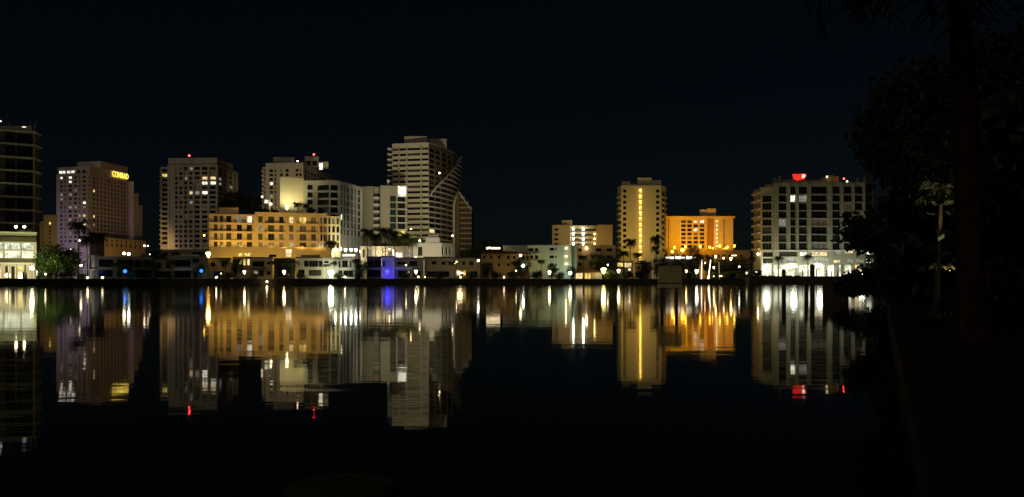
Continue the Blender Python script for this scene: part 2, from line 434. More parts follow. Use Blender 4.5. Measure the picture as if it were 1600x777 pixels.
bp = nt.nodes.new('ShaderNodeBump'); bp.inputs['Strength'].default_value = 1.0; bp.inputs['Distance'].default_value = 0.0045
nt.links.new(tc.outputs['Object'], mp.inputs[0])
sx = nt.nodes.new('ShaderNodeSeparateXYZ'); nt.links.new(tc.outputs['Object'], sx.inputs[0]); nt.links.new(sx.outputs[1], rg.inputs['Value']); nt.links.new(rg.outputs[0], b.inputs['Roughness'])
for n in (n1, n2): nt.links.new(mp.outputs[0], n.inputs['Vector'])
nt.links.new(n2.outputs['Fac'], ad.inputs[0]); nt.links.new(n1.outputs['Fac'], ad.inputs[2])
nt.links.new(ad.outputs[0], bp.inputs['Height']); nt.links.new(bp.outputs[0], b.inputs['Normal'])
mb = MB(); mb.face([(-2500, -80, 0), (2500, -80, 0), (2500, 420, 0), (-2500, 420, 0)])
tag(mb.build('water', m), kind='structure')

mb = MB()
land = [(-5200, 120)] + shore + [(EAST[0][0], 352), (5200, 368)] + [(5200, 9000), (-5200, 9000)]
mb.face([(x, y + 0.6, GZ) for x, y in land]); tag(mb.build('ground', M['soil']), kind='structure')
mb = MB()
back = [(x, y + 0.6) for x, y in reversed(shore)]
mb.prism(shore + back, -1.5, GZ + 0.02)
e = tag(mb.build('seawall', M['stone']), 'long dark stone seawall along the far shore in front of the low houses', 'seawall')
mb = MB(); cp = [(x, y - 0.12) for x, y in shore] + [(x, y + 0.75) for x, y in reversed(shore)]
mb.prism(cp, GZ + 0.023, GZ + 0.22); c = mb.build('coping', M['coping'], e)
# raised waterfront terrace of the hotel at the right
TZ = 3.45
mb = MB(); mb.prism(EAST + [(EAST[2][0], 420), (EAST[0][0], 420)], -1.5, TZ)
tag(mb.build('terrace', M['stone']), kind='structure')
mb = MB(); mb.prism([(p[0], p[1] - 0.15) for p in EAST] + [(p[0], p[1] + 0.9) for p in reversed(EAST)], TZ + 0.003, TZ + 0.18)
tag(mb.build('terrace_coping', M['coping']), 'dark coping along the raised terrace edge under the bright hotel', 'coping')
# the near bank at the right
ed = lambda y: 0.35 + 0.482 * y
mb = MB(); mb.face([(ed(-30) + 0.3, -30, 0.66), (400, -30, 0.66), (400, 100, 0.66), (120, 92, 0.66), (ed(76) + 0.3, 76, 0.66)])
tag(mb.build('bank_lawn', M['bank_turf']), kind='structure')
mb = MB(); d = Vector((0.482, 1)).normalized(); n = Vector((d.y, -d.x))
pa, pb = Vector((ed(-30), -30)), Vector((ed(76), 76))
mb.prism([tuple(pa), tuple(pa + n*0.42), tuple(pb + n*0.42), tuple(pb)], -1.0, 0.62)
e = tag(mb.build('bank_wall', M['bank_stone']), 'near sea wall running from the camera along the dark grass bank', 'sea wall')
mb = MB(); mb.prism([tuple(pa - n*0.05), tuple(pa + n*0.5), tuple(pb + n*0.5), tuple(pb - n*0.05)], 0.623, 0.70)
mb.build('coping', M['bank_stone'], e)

# ------------------------------------------------------------------ towers and blocks, left to right
# dark glass tower at the left edge
b = Bld('glass_tower', 'dark unlit glass tower with thin floor slabs at the left edge', 'tower', [(-90, 272), (55, 286), (62, 292)], (207, 286), 'dark', back=30, roof=0.5, depth=0.3)
for r in range(8):
    q = 209 + 20.3 * r
    for px0, px1 in ((-88, -52), (-46, -6), (8, 24), (26, 52)):
        b.win(0, b.u(0, px0), b.u(0, px1), Z(q + 18.6, 286), Z(q + 0.6, 286), 'glass', 2 if px1 - px0 > 20 else 1)
b.finish(100)
for r in range(8):
    z = Z(207.5 + 20.3 * r, 286)
    a, c, d2 = Vector(b.f[0]), Vector(b.f[1]), Vector(b.f[2])
    mb = MB(); mb.prism([(a.x, a.y - 1.2), (c.x + 0.9, c.y - 1.2), (d2.x + 0.9, d2.y), (a.x, a.y)], z - 0.35, z + 0.22)
    mb.build('floor_slab', M['concrete'], b.root, b.o)
b.bar('corner_column', 'grey', 0, 51.6, 54.6, GZ, b.z1 - 0.4, 0.35, -0.003)
mb = MB(); x0, x1, y = X(-85, 290), X(50, 290), 292
mb.prism(splay(-85, 50, 292, 10), b.z1 + 0.51, b.z1 + 3.6); mb.build('plant_room', M['grey'], b.root, b.o)
mb = MB()
for px in (10, 44, 52): mb.tube([(X(px, 288), 288.5, b.z1 + 0.5), (X(px, 288) + 0.6, 288.5, b.z1 + 4.6)], 0.14, 6)
mb.build('hoist', M['steel'], b.root, b.o)
DARK_TOWER_TOP = b.z1
# small yellow block
b = Bld('apartment_block', 'small yellow block between the dark glass tower and the lilac hotel', 'building', [(56, 440), (68, 440)], (347, 440), 'ochre')
b.finish(); mb = MB()
b2 = Bld('apartment_block', 'taller yellow stair block beside the lilac hotel with one lit top window', 'building', [(68.2, 439), (89, 439)], (337, 439), 'tan', back=14)
b2.grid(0, [(76, 79.5)], [(347, 351)], mk='room_yellow'); b2.grid(0, [(76.5, 79.2)], rows(354, 5.6, 5, 2.6), mk='glass'); b2.finish()

# lilac hotel with the letter sign
b = Bld('hotel_tower', 'lilac hotel tower with small punched windows and stepped right end', 'hotel', [(88, 526), (140, 520), (199, 560)], (272, 520), 'lilac', plan='para', depth=0.7)
colsL = [(93.5, 97.5), (100.2, 102.8), (106.8, 112), (115.2, 120), (122.8, 125.4), (128.8, 133.8), (137.2, 139.2)]
L = {(0,0):'room_white',(2,0):'room_white',(2,1):'room_white',(3,3):'room_grey',(0,4):'room_grey',(0,5):'room_grey',(5,6):'room_white',(2,7):'room_grey',(3,7):'room_grey',(5,7):'room_grey',(4,9):'room_warm',(5,9):'room_warm',(2,10):'room_grey',(5,11):'room_warm',(2,4):'room_grey',(2,13):'room_grey'}
rw = rows(275.3, 6.65, 16, 3.7)
b.grid(0, colsL, rw, Y=522, lit=L)
colsR = [(145.8, 148.4), (151.8, 154.2), (157.6, 160), (163.2, 165.6), (168.8, 171), (174, 176.2), (179.2, 181.4), (184.4, 186.4), (189.4, 191.4), (194, 196)]
for c, (p0, p1) in enumerate(colsR):
    for r in range(15):
        z1 = Z(276 + 6.65 * r, 522); b.win(1, b.u(1, p0), b.u(1, p1), z1 - 1.7, z1, {(0, 3): 'room_warm', (0, 9): 'room_warm', (0, 11): 'room_grey', (0, 14): 'room_warm'}.get((c, r), 'glass'), 0, 0.3)
b.finish()
z0, zc, zp = b.z1 + 0.36, Z(259.5, 520), Z(248.5, 520)
a, c, d2, q = [Vector(p) for p in b.poly]
ins = lambda k, s_: [tuple((p - (a + d2) / 2) * s_ + (a + d2) / 2) for p in k]
cr = ins([a, c, d2, q], 0.96)
mb = MB(); mb.prism(cr, z0, zc); crown = mb.build('crown_storey', M['lilac'], b.root, b.o)
mb = MB(); mb.prism([tuple(Vector(p) + Vector((5.5, 3))) for p in ins([a, c, d2, q], 0.72)], zc + 0.003, zp); mb.build('penthouse', M['lilac'], b.root, b.o)
A, C, D = Vector(cr[0]), Vector(cr[1]), Vector(cr[2])
for t0, t1, k in ((0.05, 0.16, 'room_white'), (0.17, 0.24, 'room_white'), (0.3, 0.4, 'room_white'), (0.43, 0.53, 'room_white'), (0.62, 0.7, 'glass'), (0.78, 0.88, 'glass')):
    d = (C - A); nn = Vector((d.y, -d.x)).normalized(); p = A + d * (t0 + t1) / 2 + nn * 0.12
    link('window', window_mesh(d.length * (t1 - t0), 1.8, k, 1), b.root, (p.x - b.o[0], p.y - b.o[1], z0 + 0.7 - b.o[2]), math.atan2(d.y, d.x))
# stepped wings at the far right end
u2 = (D - C).normalized()
for k, (px0, px1, top) in enumerate(((199.2, 209, 284), (209.2, 216.5, 302), (216.7, 222.5, 321))):
    Y0 = 562 + 9 * k
    zt = GZ + (Z(top, Y0) - GZ)
    m2 = MB(); m2.prism(splay(px0, px1, Y0, 22), GZ, zt); wg = m2.build('wing', M['lilac'], b.root, b.o)
    m2 = MB()
    for r in range(int((zt - 25) / 3.2)):
        zz = zt - 3 - 3.2 * r
        for f in (0.25, 0.68):
            xx = X(px0 + (px1 - px0) * f, Y0); m2.box(xx - 0.6, xx + 0.6, Y0 - 0.06, Y0 - 0.01, zz - 1.6, zz)
    tag(m2.build('window_glazing', M['glass'], wg), kind='stuff')
# podium of that hotel
bp_ = Bld('hotel_podium', 'low tan podium with tall openings at the foot of the lilac hotel', 'building', [(163, 500), (228, 545)], (372, 500), 'tan', back=20, depth=0.6)
bp_.grid(0, [(166.5 + 7.4*i, 169.8 + 7.4*i) for i in range(8)], [(374.6, 378), (380.5, 386)], Y=508); bp_.finish()
# glowing letters
d = (D - C).normalized(); nn = Vector((d.y, -d.x))
def on_line(px, P, Q):
    k = (px - CX) / F; dd = Q - P; t = (k * P.y - P.x) / (dd.x - k * dd.y); return P + dd * t
p0, p1 = on_line(173.8, C, D) + nn * 0.9, on_line(198.5, C, D) + nn * 0.9
zs0, zs1 = Z(275.6, p0.y), Z(266.4, p0.y)
e = empty('letter_sign', (p0.x, p0.y, zs0), 'glowing yellow letter sign high on the lilac hotel tower', 'sign', rz=math.atan2(d.y, d.x))
fc = bpy.data.curves.new('lettering', 'FONT'); fc.body = 'CONRAD'; fc.size = (zs1 - zs0) / 0.72; fc.extrude = 0.15; fc.offset = 0.0; fc.space_character = 1.06; fc.fill_mode = 'BOTH'
fo = bpy.data.objects.new('lettering', fc); COL.objects.link(fo); fo.parent = e; fo.rotation_euler = (R(90), 0, 0); fc.materials.append(M['sign_glow'])
bpy.context.view_layer.update()
wd = fo.dimensions.x or 1.0
lm = bpy.data.meshes.new_from_object(fo.evaluated_get(bpy.context.evaluated_depsgraph_get())); lm.materials.clear(); lm.materials.append(M['sign_glow'])
bpy.data.objects.remove(fo); fo = link('lettering', lm, e); fo.rotation_euler = (R(90), 0, 0)
fo.scale = ((p1 - p0).length / wd, 1, 1)
mb = MB(); mb.box(0.3, (p1 - p0).length - 0.3, 0.2, 0.32, 1.1, 1.25); mb.box(0.3, (p1 - p0).length - 0.3, 0.2, 0.32, (zs1-zs0)*0.75, (zs1-zs0)*0.75+0.15)
for t in (0.1, 0.5, 0.9): mb.box((p1-p0).length*t - 0.08, (p1-p0).length*t + 0.08, 0.3, 0.92, 1.1, 1.25)
mb.build('sign_bracket', M['metal'], e)

# grey tower
b = Bld('condo_tower', 'tall grey condominium tower with two bright window rows and a red roof beacon', 'tower', [(262, 472), (340, 470), (372, 505)], (258, 470), 'concrete', plan='para', depth=0.8)
cols = [(273.4, 277.6), (280.2, 284.8), (288, 292.6), (295.4, 300.8), (304.4, 312), (315.4, 324), (328.2, 337)]
lit = {(5,3):'room_white',(6,3):'room_white',(5,2):'room_warm',(6,2):'room_warm',(2,2):'room_grey',(3,5):'room_warm',(5,5):'room_white',(4,5):'room_grey',(3,0):'room_grey',(3,7):'room_grey',(3,8):'room_dim'}
b.grid(0, cols, rows(261, 7.55, 17, 4.9), Y=471, lit=lit)
colR = [(342.2, 347.5), (350.5, 355.5), (359, 364), (366.5, 370.5)]
for c, (p0, p1) in enumerate(colR):
    for r in range(16):
        z1 = Z(261 + 7.55*r, 471); b.win(1, b.u(1, p0), b.u(1, p1), z1 - 1.9, z1, {(0,2):'room_grey',(0,3):'room_grey',(2,3):'room_grey'}.get((c, r), 'glass'))
b.finish(100)
mb = MB(); zt = b.z1
mb.prism([(X(263, 474), 474), (X(339, 472), 472), (X(364, 500), 500), (X(290, 503), 503)], zt + 0.353, Z(246.5, 472)); mb.build('crown_storey', M['concrete'], b.root, b.o)
mb = MB(); mb.prism(splay(250.8, 261.8, 478, 16), GZ, Z(261, 478)); wg = mb.build('wing', M['concrete'], b.root, b.o)
for i, r in enumerate(rows(264, 7.55, 16, 5)):
    z0, z1 = Z(r[1], 478), Z(r[0], 478)
    link('window', window_mesh(3.2, 1.9, {1:'room_yellow'}.get(i, 'glass'), 1), wg, (X(257.4, 478) - b.o[0], 477.9 - b.o[1], z0 - b.o[2]))
    mb = MB(); mb.box(X(250, 477), X(253.6, 477), 476.2, 477.97, z0 - 0.35, z0 + 0.55); mb.build('balcony', M['concrete'], b.root, b.o)
for px in (263.3, 285.8, 302.2, 325.5):
    b.bar('pilaster', 'concrete', 0, px, px + 1.9, GZ, b.z1 - 0.5, 0.5, -0.003)
GREY_TOP = Z(246.5, 472)
# low terrace building under it
b = Bld('low_building', 'low grey flat roofed building at the foot of the grey tower', 'building', [(250, 400), (328, 400)], (391, 400), 'grey', back=14)
b.grid(0, [(255, 262), (268, 280), (300, 318)], [(394, 400)]); b.finish()

# tower behind, with penthouses and red beacon
b = Bld('condo_tower', 'cream tower with two rooftop penthouses and a red beacon behind the floodlit wall', 'tower', [(415, 503), (474, 500), (522, 568)], (255, 500), 'concrete', plan='para', depth=0.8)
lit = {(0,3):'room_white',(0,6):'room_grey'}
b.grid(0, [(421, 426.5), (429, 431.5), (437.6, 441.8), (446, 451), (462, 466), (467.2, 471.6)], rows(264.2, 6.7, 11, 4.4), Y=501, lit=lit)
for c in range(9):
    p0 = 476 + 5*c
    for r in range(10):
        z1 = Z(264.2 + 6.7*r, 500); b.win(1, b.u(1, p0), b.u(1, p0 + 3), z1 - 1.8, z1, 'glass', 0, 0.3)
b.finish(90)
b.block('penthouse', 'concrete', 427, 460, 508, b.z1 + 0.353, Z(246, 508), 10)
pz = b.block('penthouse', 'concrete', 476, 498, 515, b.z1 + 0.353, Z(244.5, 515), 10)
for px in (482, 492): link('window', window_mesh(3.2, 3.2, 'glass', 1), pz, (X(px, 515) - b.o[0], 514.95 - b.o[1], Z(259, 515) - b.o[2]))
ls = b.block('lantern_room', 'white', 498.3, 513, 520, b.z1 + 0.353, Z(253, 520), 8)
link('window', window_mesh(2.6, 4.6, 'room_white', 0), ls, (X(501.5, 520) - b.o[0], 519.95 - b.o[1], Z(265.5, 520) - b.o[2]))
mb = MB(); mb.prism(splay(410, 414.8, 506, 13), GZ, Z(261.5, 506)); wg = mb.build('wing', M['concrete'], b.root, b.o)
for r in rows(264.5, 6.7, 9, 4):
    mb = MB(); mb.box(X(409.5, 505), X(414, 505), 503.9, 505.97, Z(r[1], 505) - 0.3, Z(r[1], 505) + 0.8); mb.build('balcony', M['concrete'], b.root, b.o)

# floodlit blank wall
b = Bld('stair_tower', 'blank cream stair tower floodlit from its foot, beside the rooftop palms', 'building', [(437.5, 398), (474.5, 402)], (277.5, 398), 'cream', back=10, roof=0.25); b.finish()

# white hotel block with the pilastered right face
b = Bld('hotel_block', 'white seven storey hotel block with pilasters and bright lamps at its foot', 'hotel', [(475, 398), (494.5, 399), (515, 396), (530, 399), (566, 428)], (283.5, 399), 'white', back=16, depth=0.8)
for r in range(7):
    q0 = 289 + 11.6 * r
    b.win(0, b.u(0, 480.5), b.u(0, 488.5), Z(q0 + 8, 399), Z(q0, 399), 'glass_g', 1)
    b.win(1, b.u(1, 496), b.u(1, 514), Z(q0 + 9.6, 399), Z(q0 + 0.6, 399), 'glass_g', 3, 1.2)
    b.win(2, b.u(2, 516.5), b.u(2, 528.5), Z(q0 + 9.6, 399), Z(q0 + 0.6, 399), 'glass', 2, 1.2)
    for c, (p0, p1) in enumerate([(531.4, 534.6), (536.6, 539.2), (541.2, 545.4), (548.6, 551.4), (553.4, 556.2), (558.6, 562.8)]):
        z1 = Z(289.5 + 11.3*r, 401); b.win(3, b.u(3, p0), b.u(3, p1), z1 - 2.9, z1, 'room_white' if (c, r) == (0, 4) else random.choice(['glass', 'glass_b', 'glass']), 1, 0.2)
b.finish(100)
for r in range(7):
    z = Z(289 + 11.6*r + 9.9, 399); b.bar('balcony', 'white', 1, 495, 514.9, z - 0.25, z + 0.15, 0.9, -0.003); b.bar('balcony', 'white', 2, 515.1, 529.6, z - 0.25, z + 0.15, 0.9, -0.003)
for px in (530.2, 535.3, 539.9, 546.6, 552.2, 557, 564): b.bar('pilaster', 'white', 3, px, px + 1.2, GZ, b.z1 - 0.3, 0.45, -0.003)

# amber balcony building
b = Bld('balcony_hotel', 'five storey hotel with balconies lit amber from below, trees on its roof', 'hotel', [(326.5, 352), (341, 353), (397, 356), (512, 364), (532, 367)], (336, 354), 'peach', back=26, depth=0.9, roof=0.3)
rw = [(337.4, 347.6), (351.0, 361.2), (364.6, 374.8), (378.0, 386.2)]
amb = {(3,0):'room_grey',(4,0):'room_white',(5,1):'room_grey',(8,0):'room_warm',(8,3):'room_grey',(9,0):'room_yellow'}
cols4 = [(334.3, 339.8), (343.4, 348.8), (353.4, 361.4), (370, 378), (385.6, 393.8), (403.4, 410.2), (418.8, 428.6), (436.4, 443), (451.8, 458.4), (468, 478.6), (486.2, 493.4), (500.6, 503.6), (505.4, 510.8), (513.2, 516.4), (519.2, 523.4), (526, 529.8)]
for c, (p0, p1) in enumerate(cols4):
    i = 0 if p1 < 341 else 1 if p1 < 397 else 2 if p1 < 512 else 3
    for r, (q0, q1) in enumerate(rw):
        Y0 = b.Yat(i, (p0 + p1) / 2); dz = 0.15
        k = amb.get((c, r)) or random.choice(['glass', 'glass_b', 'glass_b', 'room_dim'])
        b.win(i, b.u(i, p0), b.u(i, p1), Z(q1, 354), Z(q0, 354), k, 1 if p1 - p0 > 4 else 0, 0.35)
b.finish(100)
for i, px0, px1 in ((0, 326.8, 340.8), (1, 341.2, 364), (1, 366, 395.5), (2, 413, 446), (2, 464, 497)):
    for r in range(4):
        z = Z(rw[r][1] + 0.5, 354)
        balcony(b, i, px0, px1, z, 1.3, slab='peach')
for px in (397.6, 412.2, 446.4, 460.2, 497.8):
    b.bar('pilaster', 'peach', 2, px, px + 2.4, GZ, b.z1 - 0.4, 0.6, -0.003)
b.block('roof_room', 'peach', 341.5, 372.5, 356, b.z1 + 0.303, Z(324.5, 356), 9)
b.bar('parapet', 'peach', 2, 398, 511, b.z1 + 0.303, Z(331.5, 356), 0.1, 0.3)
AMB_TOP = b.z1 + 0.3
# its podium
p = Bld('hotel_podium', 'amber lit ground floor podium wall under the balcony hotel', 'building', [(327, 343), (402, 346), (518, 352)], (386.8, 346), 'peach', back=9, roof=0.25, depth=0.5)
p.win(0, p.u(0, 372), p.u(0, 379), Z(401, 345), Z(395.4, 345), 'room_yellow'); p.win(0, p.u(0, 381), p.u(0, 391), Z(401, 345), Z(395, 345), 'room_yellow', 1)
p.win(1, p.u(1, 446), p.u(1, 456), Z(402, 348), Z(389, 348), 'room_warm'); p.win(1, p.u(1, 420), p.u(1, 432), Z(402, 348), Z(398, 348), 'glass')
p.win(1, p.u(1, 470), p.u(1, 500), Z(403, 348), Z(398, 348), 'glass_b', 3)
p.finish()

# rounded block with a lit lantern
b = Bld('apartment_block', 'pale apartment block with a white lit corner lantern and a roof mast', 'building', [(566, 436), (583, 434), (583.3, 437), (594, 437), (594.3, 432), (608, 432), (634.5, 436)], (292, 434), 'warm_grey', back=16, depth=1.1)
for r in range(7):
    q0 = 300.5 + 10.7*r
    b.win(2, b.u(2, 583.6), b.u(2, 593.6), Z(q0 + 9.2, 436), Z(q0 + 1.2, 436), 'glass_b', 1)
    if r: 
        b.win(5, b.u(5, 609.5), b.u(5, 619), Z(q0 + 4.2, 434), Z(q0 - 4.6, 434), 'glass_g', 1, 0.5); b.win(5, b.u(5, 621.4), b.u(5, 633.4), Z(q0 + 4.2, 434), Z(q0 - 4.6, 434), 'room_yellow' if r == 6 else 'glass', 2, 0.9)
b.finish()
for r in range(7):
    z = Z(300.5 + 10.7*r + 9.4, 436); b.bar('balcony', 'white', 2, 583.4, 594, z - 0.3, z + 0.7, 1.6, -0.003)
    if r: zz = Z(305.3 + 10.7*r, 434); b.bar('balcony', 'white', 5, 620, 635.6, zz - 0.2, zz + 0.15, 1.2, -0.003)
lt = b.bar('corner_lantern', 'white', 5, 619.6, 635.4, Z(308, 434), Z(290, 434), 1.1, -0.003)
aa = b.pw(5, 627.3, 1.14); dd = Vector(b.f[6]) - Vector(b.f[5])
link('window', window_mesh(4.6, 5.6, 'room_white', 3), lt, (aa.x - b.o[0], aa.y - b.o[1], Z(307, 434) - b.o[2]), math.atan2(dd.y, dd.x))
mb = MB(); mb.box(X(604.8, 438), X(608.2, 438), 438, 439.4, b.z1 + 0.36, Z(281, 438)); mb.build('mast', M['white'], b.root, b.o)

# the tall tower with the sweeping curve
TY = 462
cv = [(613, 466), (669.8, 461), (690, 476), (708, 496), (719, 522)]
b = Bld('curved_tower', 'tallest tower with banded front and a white curve sweeping across its side', 'tower', cv, (224, TY), 'cream', plan=None, back=14, depth=0.55)
bands = [(228.6 + 8.45*i + 2.5, 228.6 + 8.45*i + 6.3) for i in range(19)]
for r, (q0, q1) in enumerate(bands):
    for c, (p0, p1) in enumerate([(613.6, 622.4), (623.8, 634.6), (636, 657.2), (658.6, 669.4)]):
        b.win(0, b.u(0, p0), b.u(0, p1), Z(q1, TY + 1), Z(q0, TY + 1), 'glass' if (c + r) % 3 else 'glass_b', 3 if c == 2 else 1)
    for c, px in enumerate((622.5, 634.9, 657.4)):
        b.win(0, b.u(0, px), b.u(0, px + 1.6), Z(q0 - 0.4, TY + 1), Z(q0 - 2.6, TY + 1), 'glass')
    for i, (a0, a1) in ((1, (671.2, 689)), (2, (691.2, 707)), (3, (709, 718))):
        z1 = Z(q0, TY); u0, u1 = b.u(i, a0), b.u(i, a1)
        if i == 3 and r > 11: continue
        if i == 2 and r > 16: continue
        h = u0 + (u1 - u0) * 0.5
        lit = 'room_warm' if (i, r) == (1, 15) else None
        b.win(i, u0, h - 0.25, z1 - 2.2, z1, lit or random.choice(['glass', 'glass', 'glass_b'])); b.win(i, h + 0.25, u1, z1 - 2.2, z1, random.choice(['glass', 'glass', 'glass_b']))
b.finish(100, ['cream', 'shaded_side', 'shaded_side', 'shaded_side'])  # side panels take the darkened colour in place of shade
# slabs below the sweep: z of the curve along the developed wall
path = [Vector(p) for p in b.f[1:]]; segL = [(q - p).length for p, q in zip(path, path[1:])]; TL = sum(segL)
def along(s_, out=0.0):
    for k, l in enumerate(segL):
        if s_ <= l or k == len(segL) - 1:
            d = (path[k+1] - path[k]) / l; n = Vector((d.y, -d.x)); return path[k] + d * s_ + n * out
        s_ -= l
zA, zB = Z(306, TY), Z(243, 519) + 0.0
zc_of = lambda t: zA + (zB - zA) * (t ** 0.82)
def tmin(z):
    t = 0.0
    while t < 1 and zc_of(t) < z: t += 0.01
    return t
# right edge of the slabs: the upright of the arch at about px 699
for r in range(19):
    z = Z(bands[r][0] - 1.2, TY)
    t0 = tmin(z); t1 = 1.0 if z > Z(330, TY) else 0.53
    if z <= Z(300, TY) and z > Z(330, TY): t1 = 0.53 + 0.47 * (z - Z(330, TY)) / (Z(300, TY) - Z(330, TY))
    if t1 - t0 < 0.06: continue
    N = 9; ts = [t0 + (t1 - t0) * k / N for k in range(N + 1)]
    outer = [tuple(along(t * TL, 1.0 * min(1.0, (t - t0) * 6 + 0.1))) for t in ts]; inner = [tuple(along(t * TL, -0.2)) for t in reversed(ts)]
    mb = MB(); mb.prism(outer + inner, z - 0.3, z + 0.45); mb.build('balcony', M['white'], b.root, b.o)
mb = MB(); mb.tube([(*along(t * TL, 1.3), zc_of(t)) for t in [k / 40 for k in range(40)]], 0.55, 8); mb.build('curved_fin', M['white'], b.root, b.o)
pts = []
for k in range(15):
    a_ = k / 14; t = 1.0 - 0.47 * math.sin(a_ * math.pi / 2); z = Z(295, 519) - (1 - math.cos(a_ * math.pi / 2)) * 16
    pts.append((*along(t * TL, 1.9), z))
pts += [(*along(0.53 * TL, 1.9), z) for z in (40, 25, GZ)]
mb = MB(); mb.tube(pts, 0.75, 6); mb.build('arch_fin', M['white'], b.root, b.o)
# brown blade wall and right wing
q = along(0.66 * TL, 2.6)
mb = MB(); Yb = q.y - 4
prof = [(703, 385 + 60), (703, 345), (704, 328), (707, 315), (711, 305), (717, 297), (717.5, 445)]
fr = [(X(p_, Yb), Z(q_, Yb)) for p_, q_ in prof]
n0 = len(mb.v); k = len(fr)
mb.v += [(x, Yb, max(z, GZ)) for x, z in fr] + [(x, Yb + 16, max(z, GZ)) for x, z in fr]
mb.f.append(tuple(range(k))); mb.m.append(0); mb.f.append(tuple(range(2*k - 1, k - 1, -1))); mb.m.append(0)
for i in range(k):
    j = (i + 1) % k; mb.f.append((i, k + i, k + j, j)); mb.m.append(0)
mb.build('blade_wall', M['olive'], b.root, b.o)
Yw = Yb + 3; wing = MB()
fr = [(X(717.8, Yw), GZ), (X(737, Yw), GZ), (X(737, Yw), Z(329, Yw)), (X(717.8, Yw), Z(301, Yw))]
k = 4; wing.v += [(x, Yw, z) for x, z in fr] + [(x, Yw + 20, z) for x, z in fr]
wing.f += [(0,1,2,3), (7,6,5,4), (0,4,5,1), (1,5,6,2), (2,6,7,3), (3,7,4,0)]; wing.m += [0] * 6
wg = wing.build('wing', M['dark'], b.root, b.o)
for r in range(11):
    q0 = 309 + 8.0*r; px1 = min(737.6, 718 + (q0 - 300) * 0.72 + 2)
    if px1 < 721: continue
    mb = MB(); mb.box(X(718.4, Yw), X(px1, Yw), Yw - 1.5, Yw - 0.003, Z(q0 + 0.8, Yw), Z(q0 - 1.0, Yw)); mb.build('balcony', M['tan'], b.root, b.o)
mb = MB(); mb.tube([(X(717.8, Yw), Yw - 1.6, Z(301, Yw)), (X(737, Yw), Yw - 1.6, Z(329, Yw))], 0.4, 6); mb.build('sloping_fin', M['white'], b.root, b.o)
b.block('penthouse', 'concrete', 632, 668, TY + 8, b.z1 + 0.353, Z(213, TY + 8), 14)
b.block('penthouse', 'concrete', 671, 698, TY + 22, b.z1 + 0.353, Z(217, TY + 22), 10)
for r in range(18):
    z = Z(bands[r][0] - 0.6, TY); mb = MB(); mb.box(X(606, 470), X(612.8, 470), 468, 474, z - 0.25, z + 0.7); mb.build('balcony', M['white'], b.root, b.o)
mb = MB(); mb.prism(splay(609, 613, 474.1, 6), GZ, b.z1 - 0.5); mb.build('wing', M['dark'], b.root, b.o)

# small white villa in front of it
b = Bld('club_house', 'small white flat roofed house with a square upper storey before the curved tower', 'house', [(645, 366), (690, 366), (709, 372)], (381, 366), 'white', back=12, depth=0.5)
b.win(0, b.u(0, 653), b.u(0, 660), Z(400, 366), Z(386, 366), 'glass', 1)
for px in (690.5, 696.5, 702): b.win(1, b.u(1, px), b.u(1, px + 3), Z(398, 367), Z(386, 367), 'glass')
b.finish(); b.block('upper_storey', 'white', 665, 687, 367, b.z1 + 0.36, Z(371, 367), 8)
b.block('roof_plant', 'steel', 669, 685, 369, Z(371, 367) + 0.003, Z(367.5, 369), 4)
b.bar('porch_roof', 'white', 0, 646, 668, Z(404, 366), Z(402, 366), 2.2, -0.003)
# arcade between hotel block and villa
b = Bld('arcade', 'low cream arcade with glowing arched bays under the dark palms', 'arcade', [(563, 372), (645, 370)], (386, 371), 'cream', back=8, depth=1.0)
for c, (p0, p1, k) in enumerate([(566, 570, 'glass_b'), (575, 581, 'room_grey'), (586, 593, 'room_warm'), (597.5, 605.5, 'room_warm'), (612, 616.5, 'room_white'), (634, 642, 'room_grey')]):
    b.win(0, b.u(0, p0), b.u(0, p1), Z(402, 371), Z(389.5, 371), k, 0)
b.finish()
for px in (564.5, 572.5, 583.5, 595.2, 608, 629): b.bar('column', 'cream', 0, px, px + 1.8, GZ, Z(388, 371), 0.6, -0.003)
e = empty('light_box', (X(623.6, 369), 368.4, GZ), 'white lit sign board under the palms beside the arcade', 'sign')
mb = MB(); mb.box(-1.45, 1.45, -0.2, 0.2, Z(402.6, 369) - GZ, Z(395, 369) - GZ); mb.build('board', M['room_white'], e)
mb = MB(); mb.box(-1.1, -0.95, -0.1, 0.1, 0, Z(402.6, 369) - GZ); mb.box(0.95, 1.1, -0.1, 0.1, 0, Z(402.6, 369) - GZ); mb.build('frame', M['metal'], e)

# ------------------------------------------------------------------ right half
b = Bld('gallery_block', 'four storey block with open galleries lit bright white', 'building', [(863, 416), (890.5, 414), (890.8, 419), (932, 419), (932.3, 414), (957, 414)], (352.5, 414), 'tan', back=12, depth=0.5)
for r in range(5):
    q0 = 357 + 7.6*r
    if r < 4: b.win(0, b.u(0, 866), b.u(0, 872.5), Z(q0 + 3.6, 415), Z(q0, 415), 'glass', 1)
    b.win(2, b.u(2, 892), b.u(2, 931), Z(q0 + 5.6, 419), Z(q0 + 0.4, 419), 'glass_b', 4, 1.6)
b.finish()
for r in range(5):
    z = Z(357 + 7.6*r + 6.2, 419); b.bar('balcony', 'cream', 2, 891, 931.8, z - 0.2, z + 0.5, 1.6, -0.003)
b.block('roof_room', 'tan', 877.5, 894, 420, b.z1 + 0.36, Z(344, 420), 6)

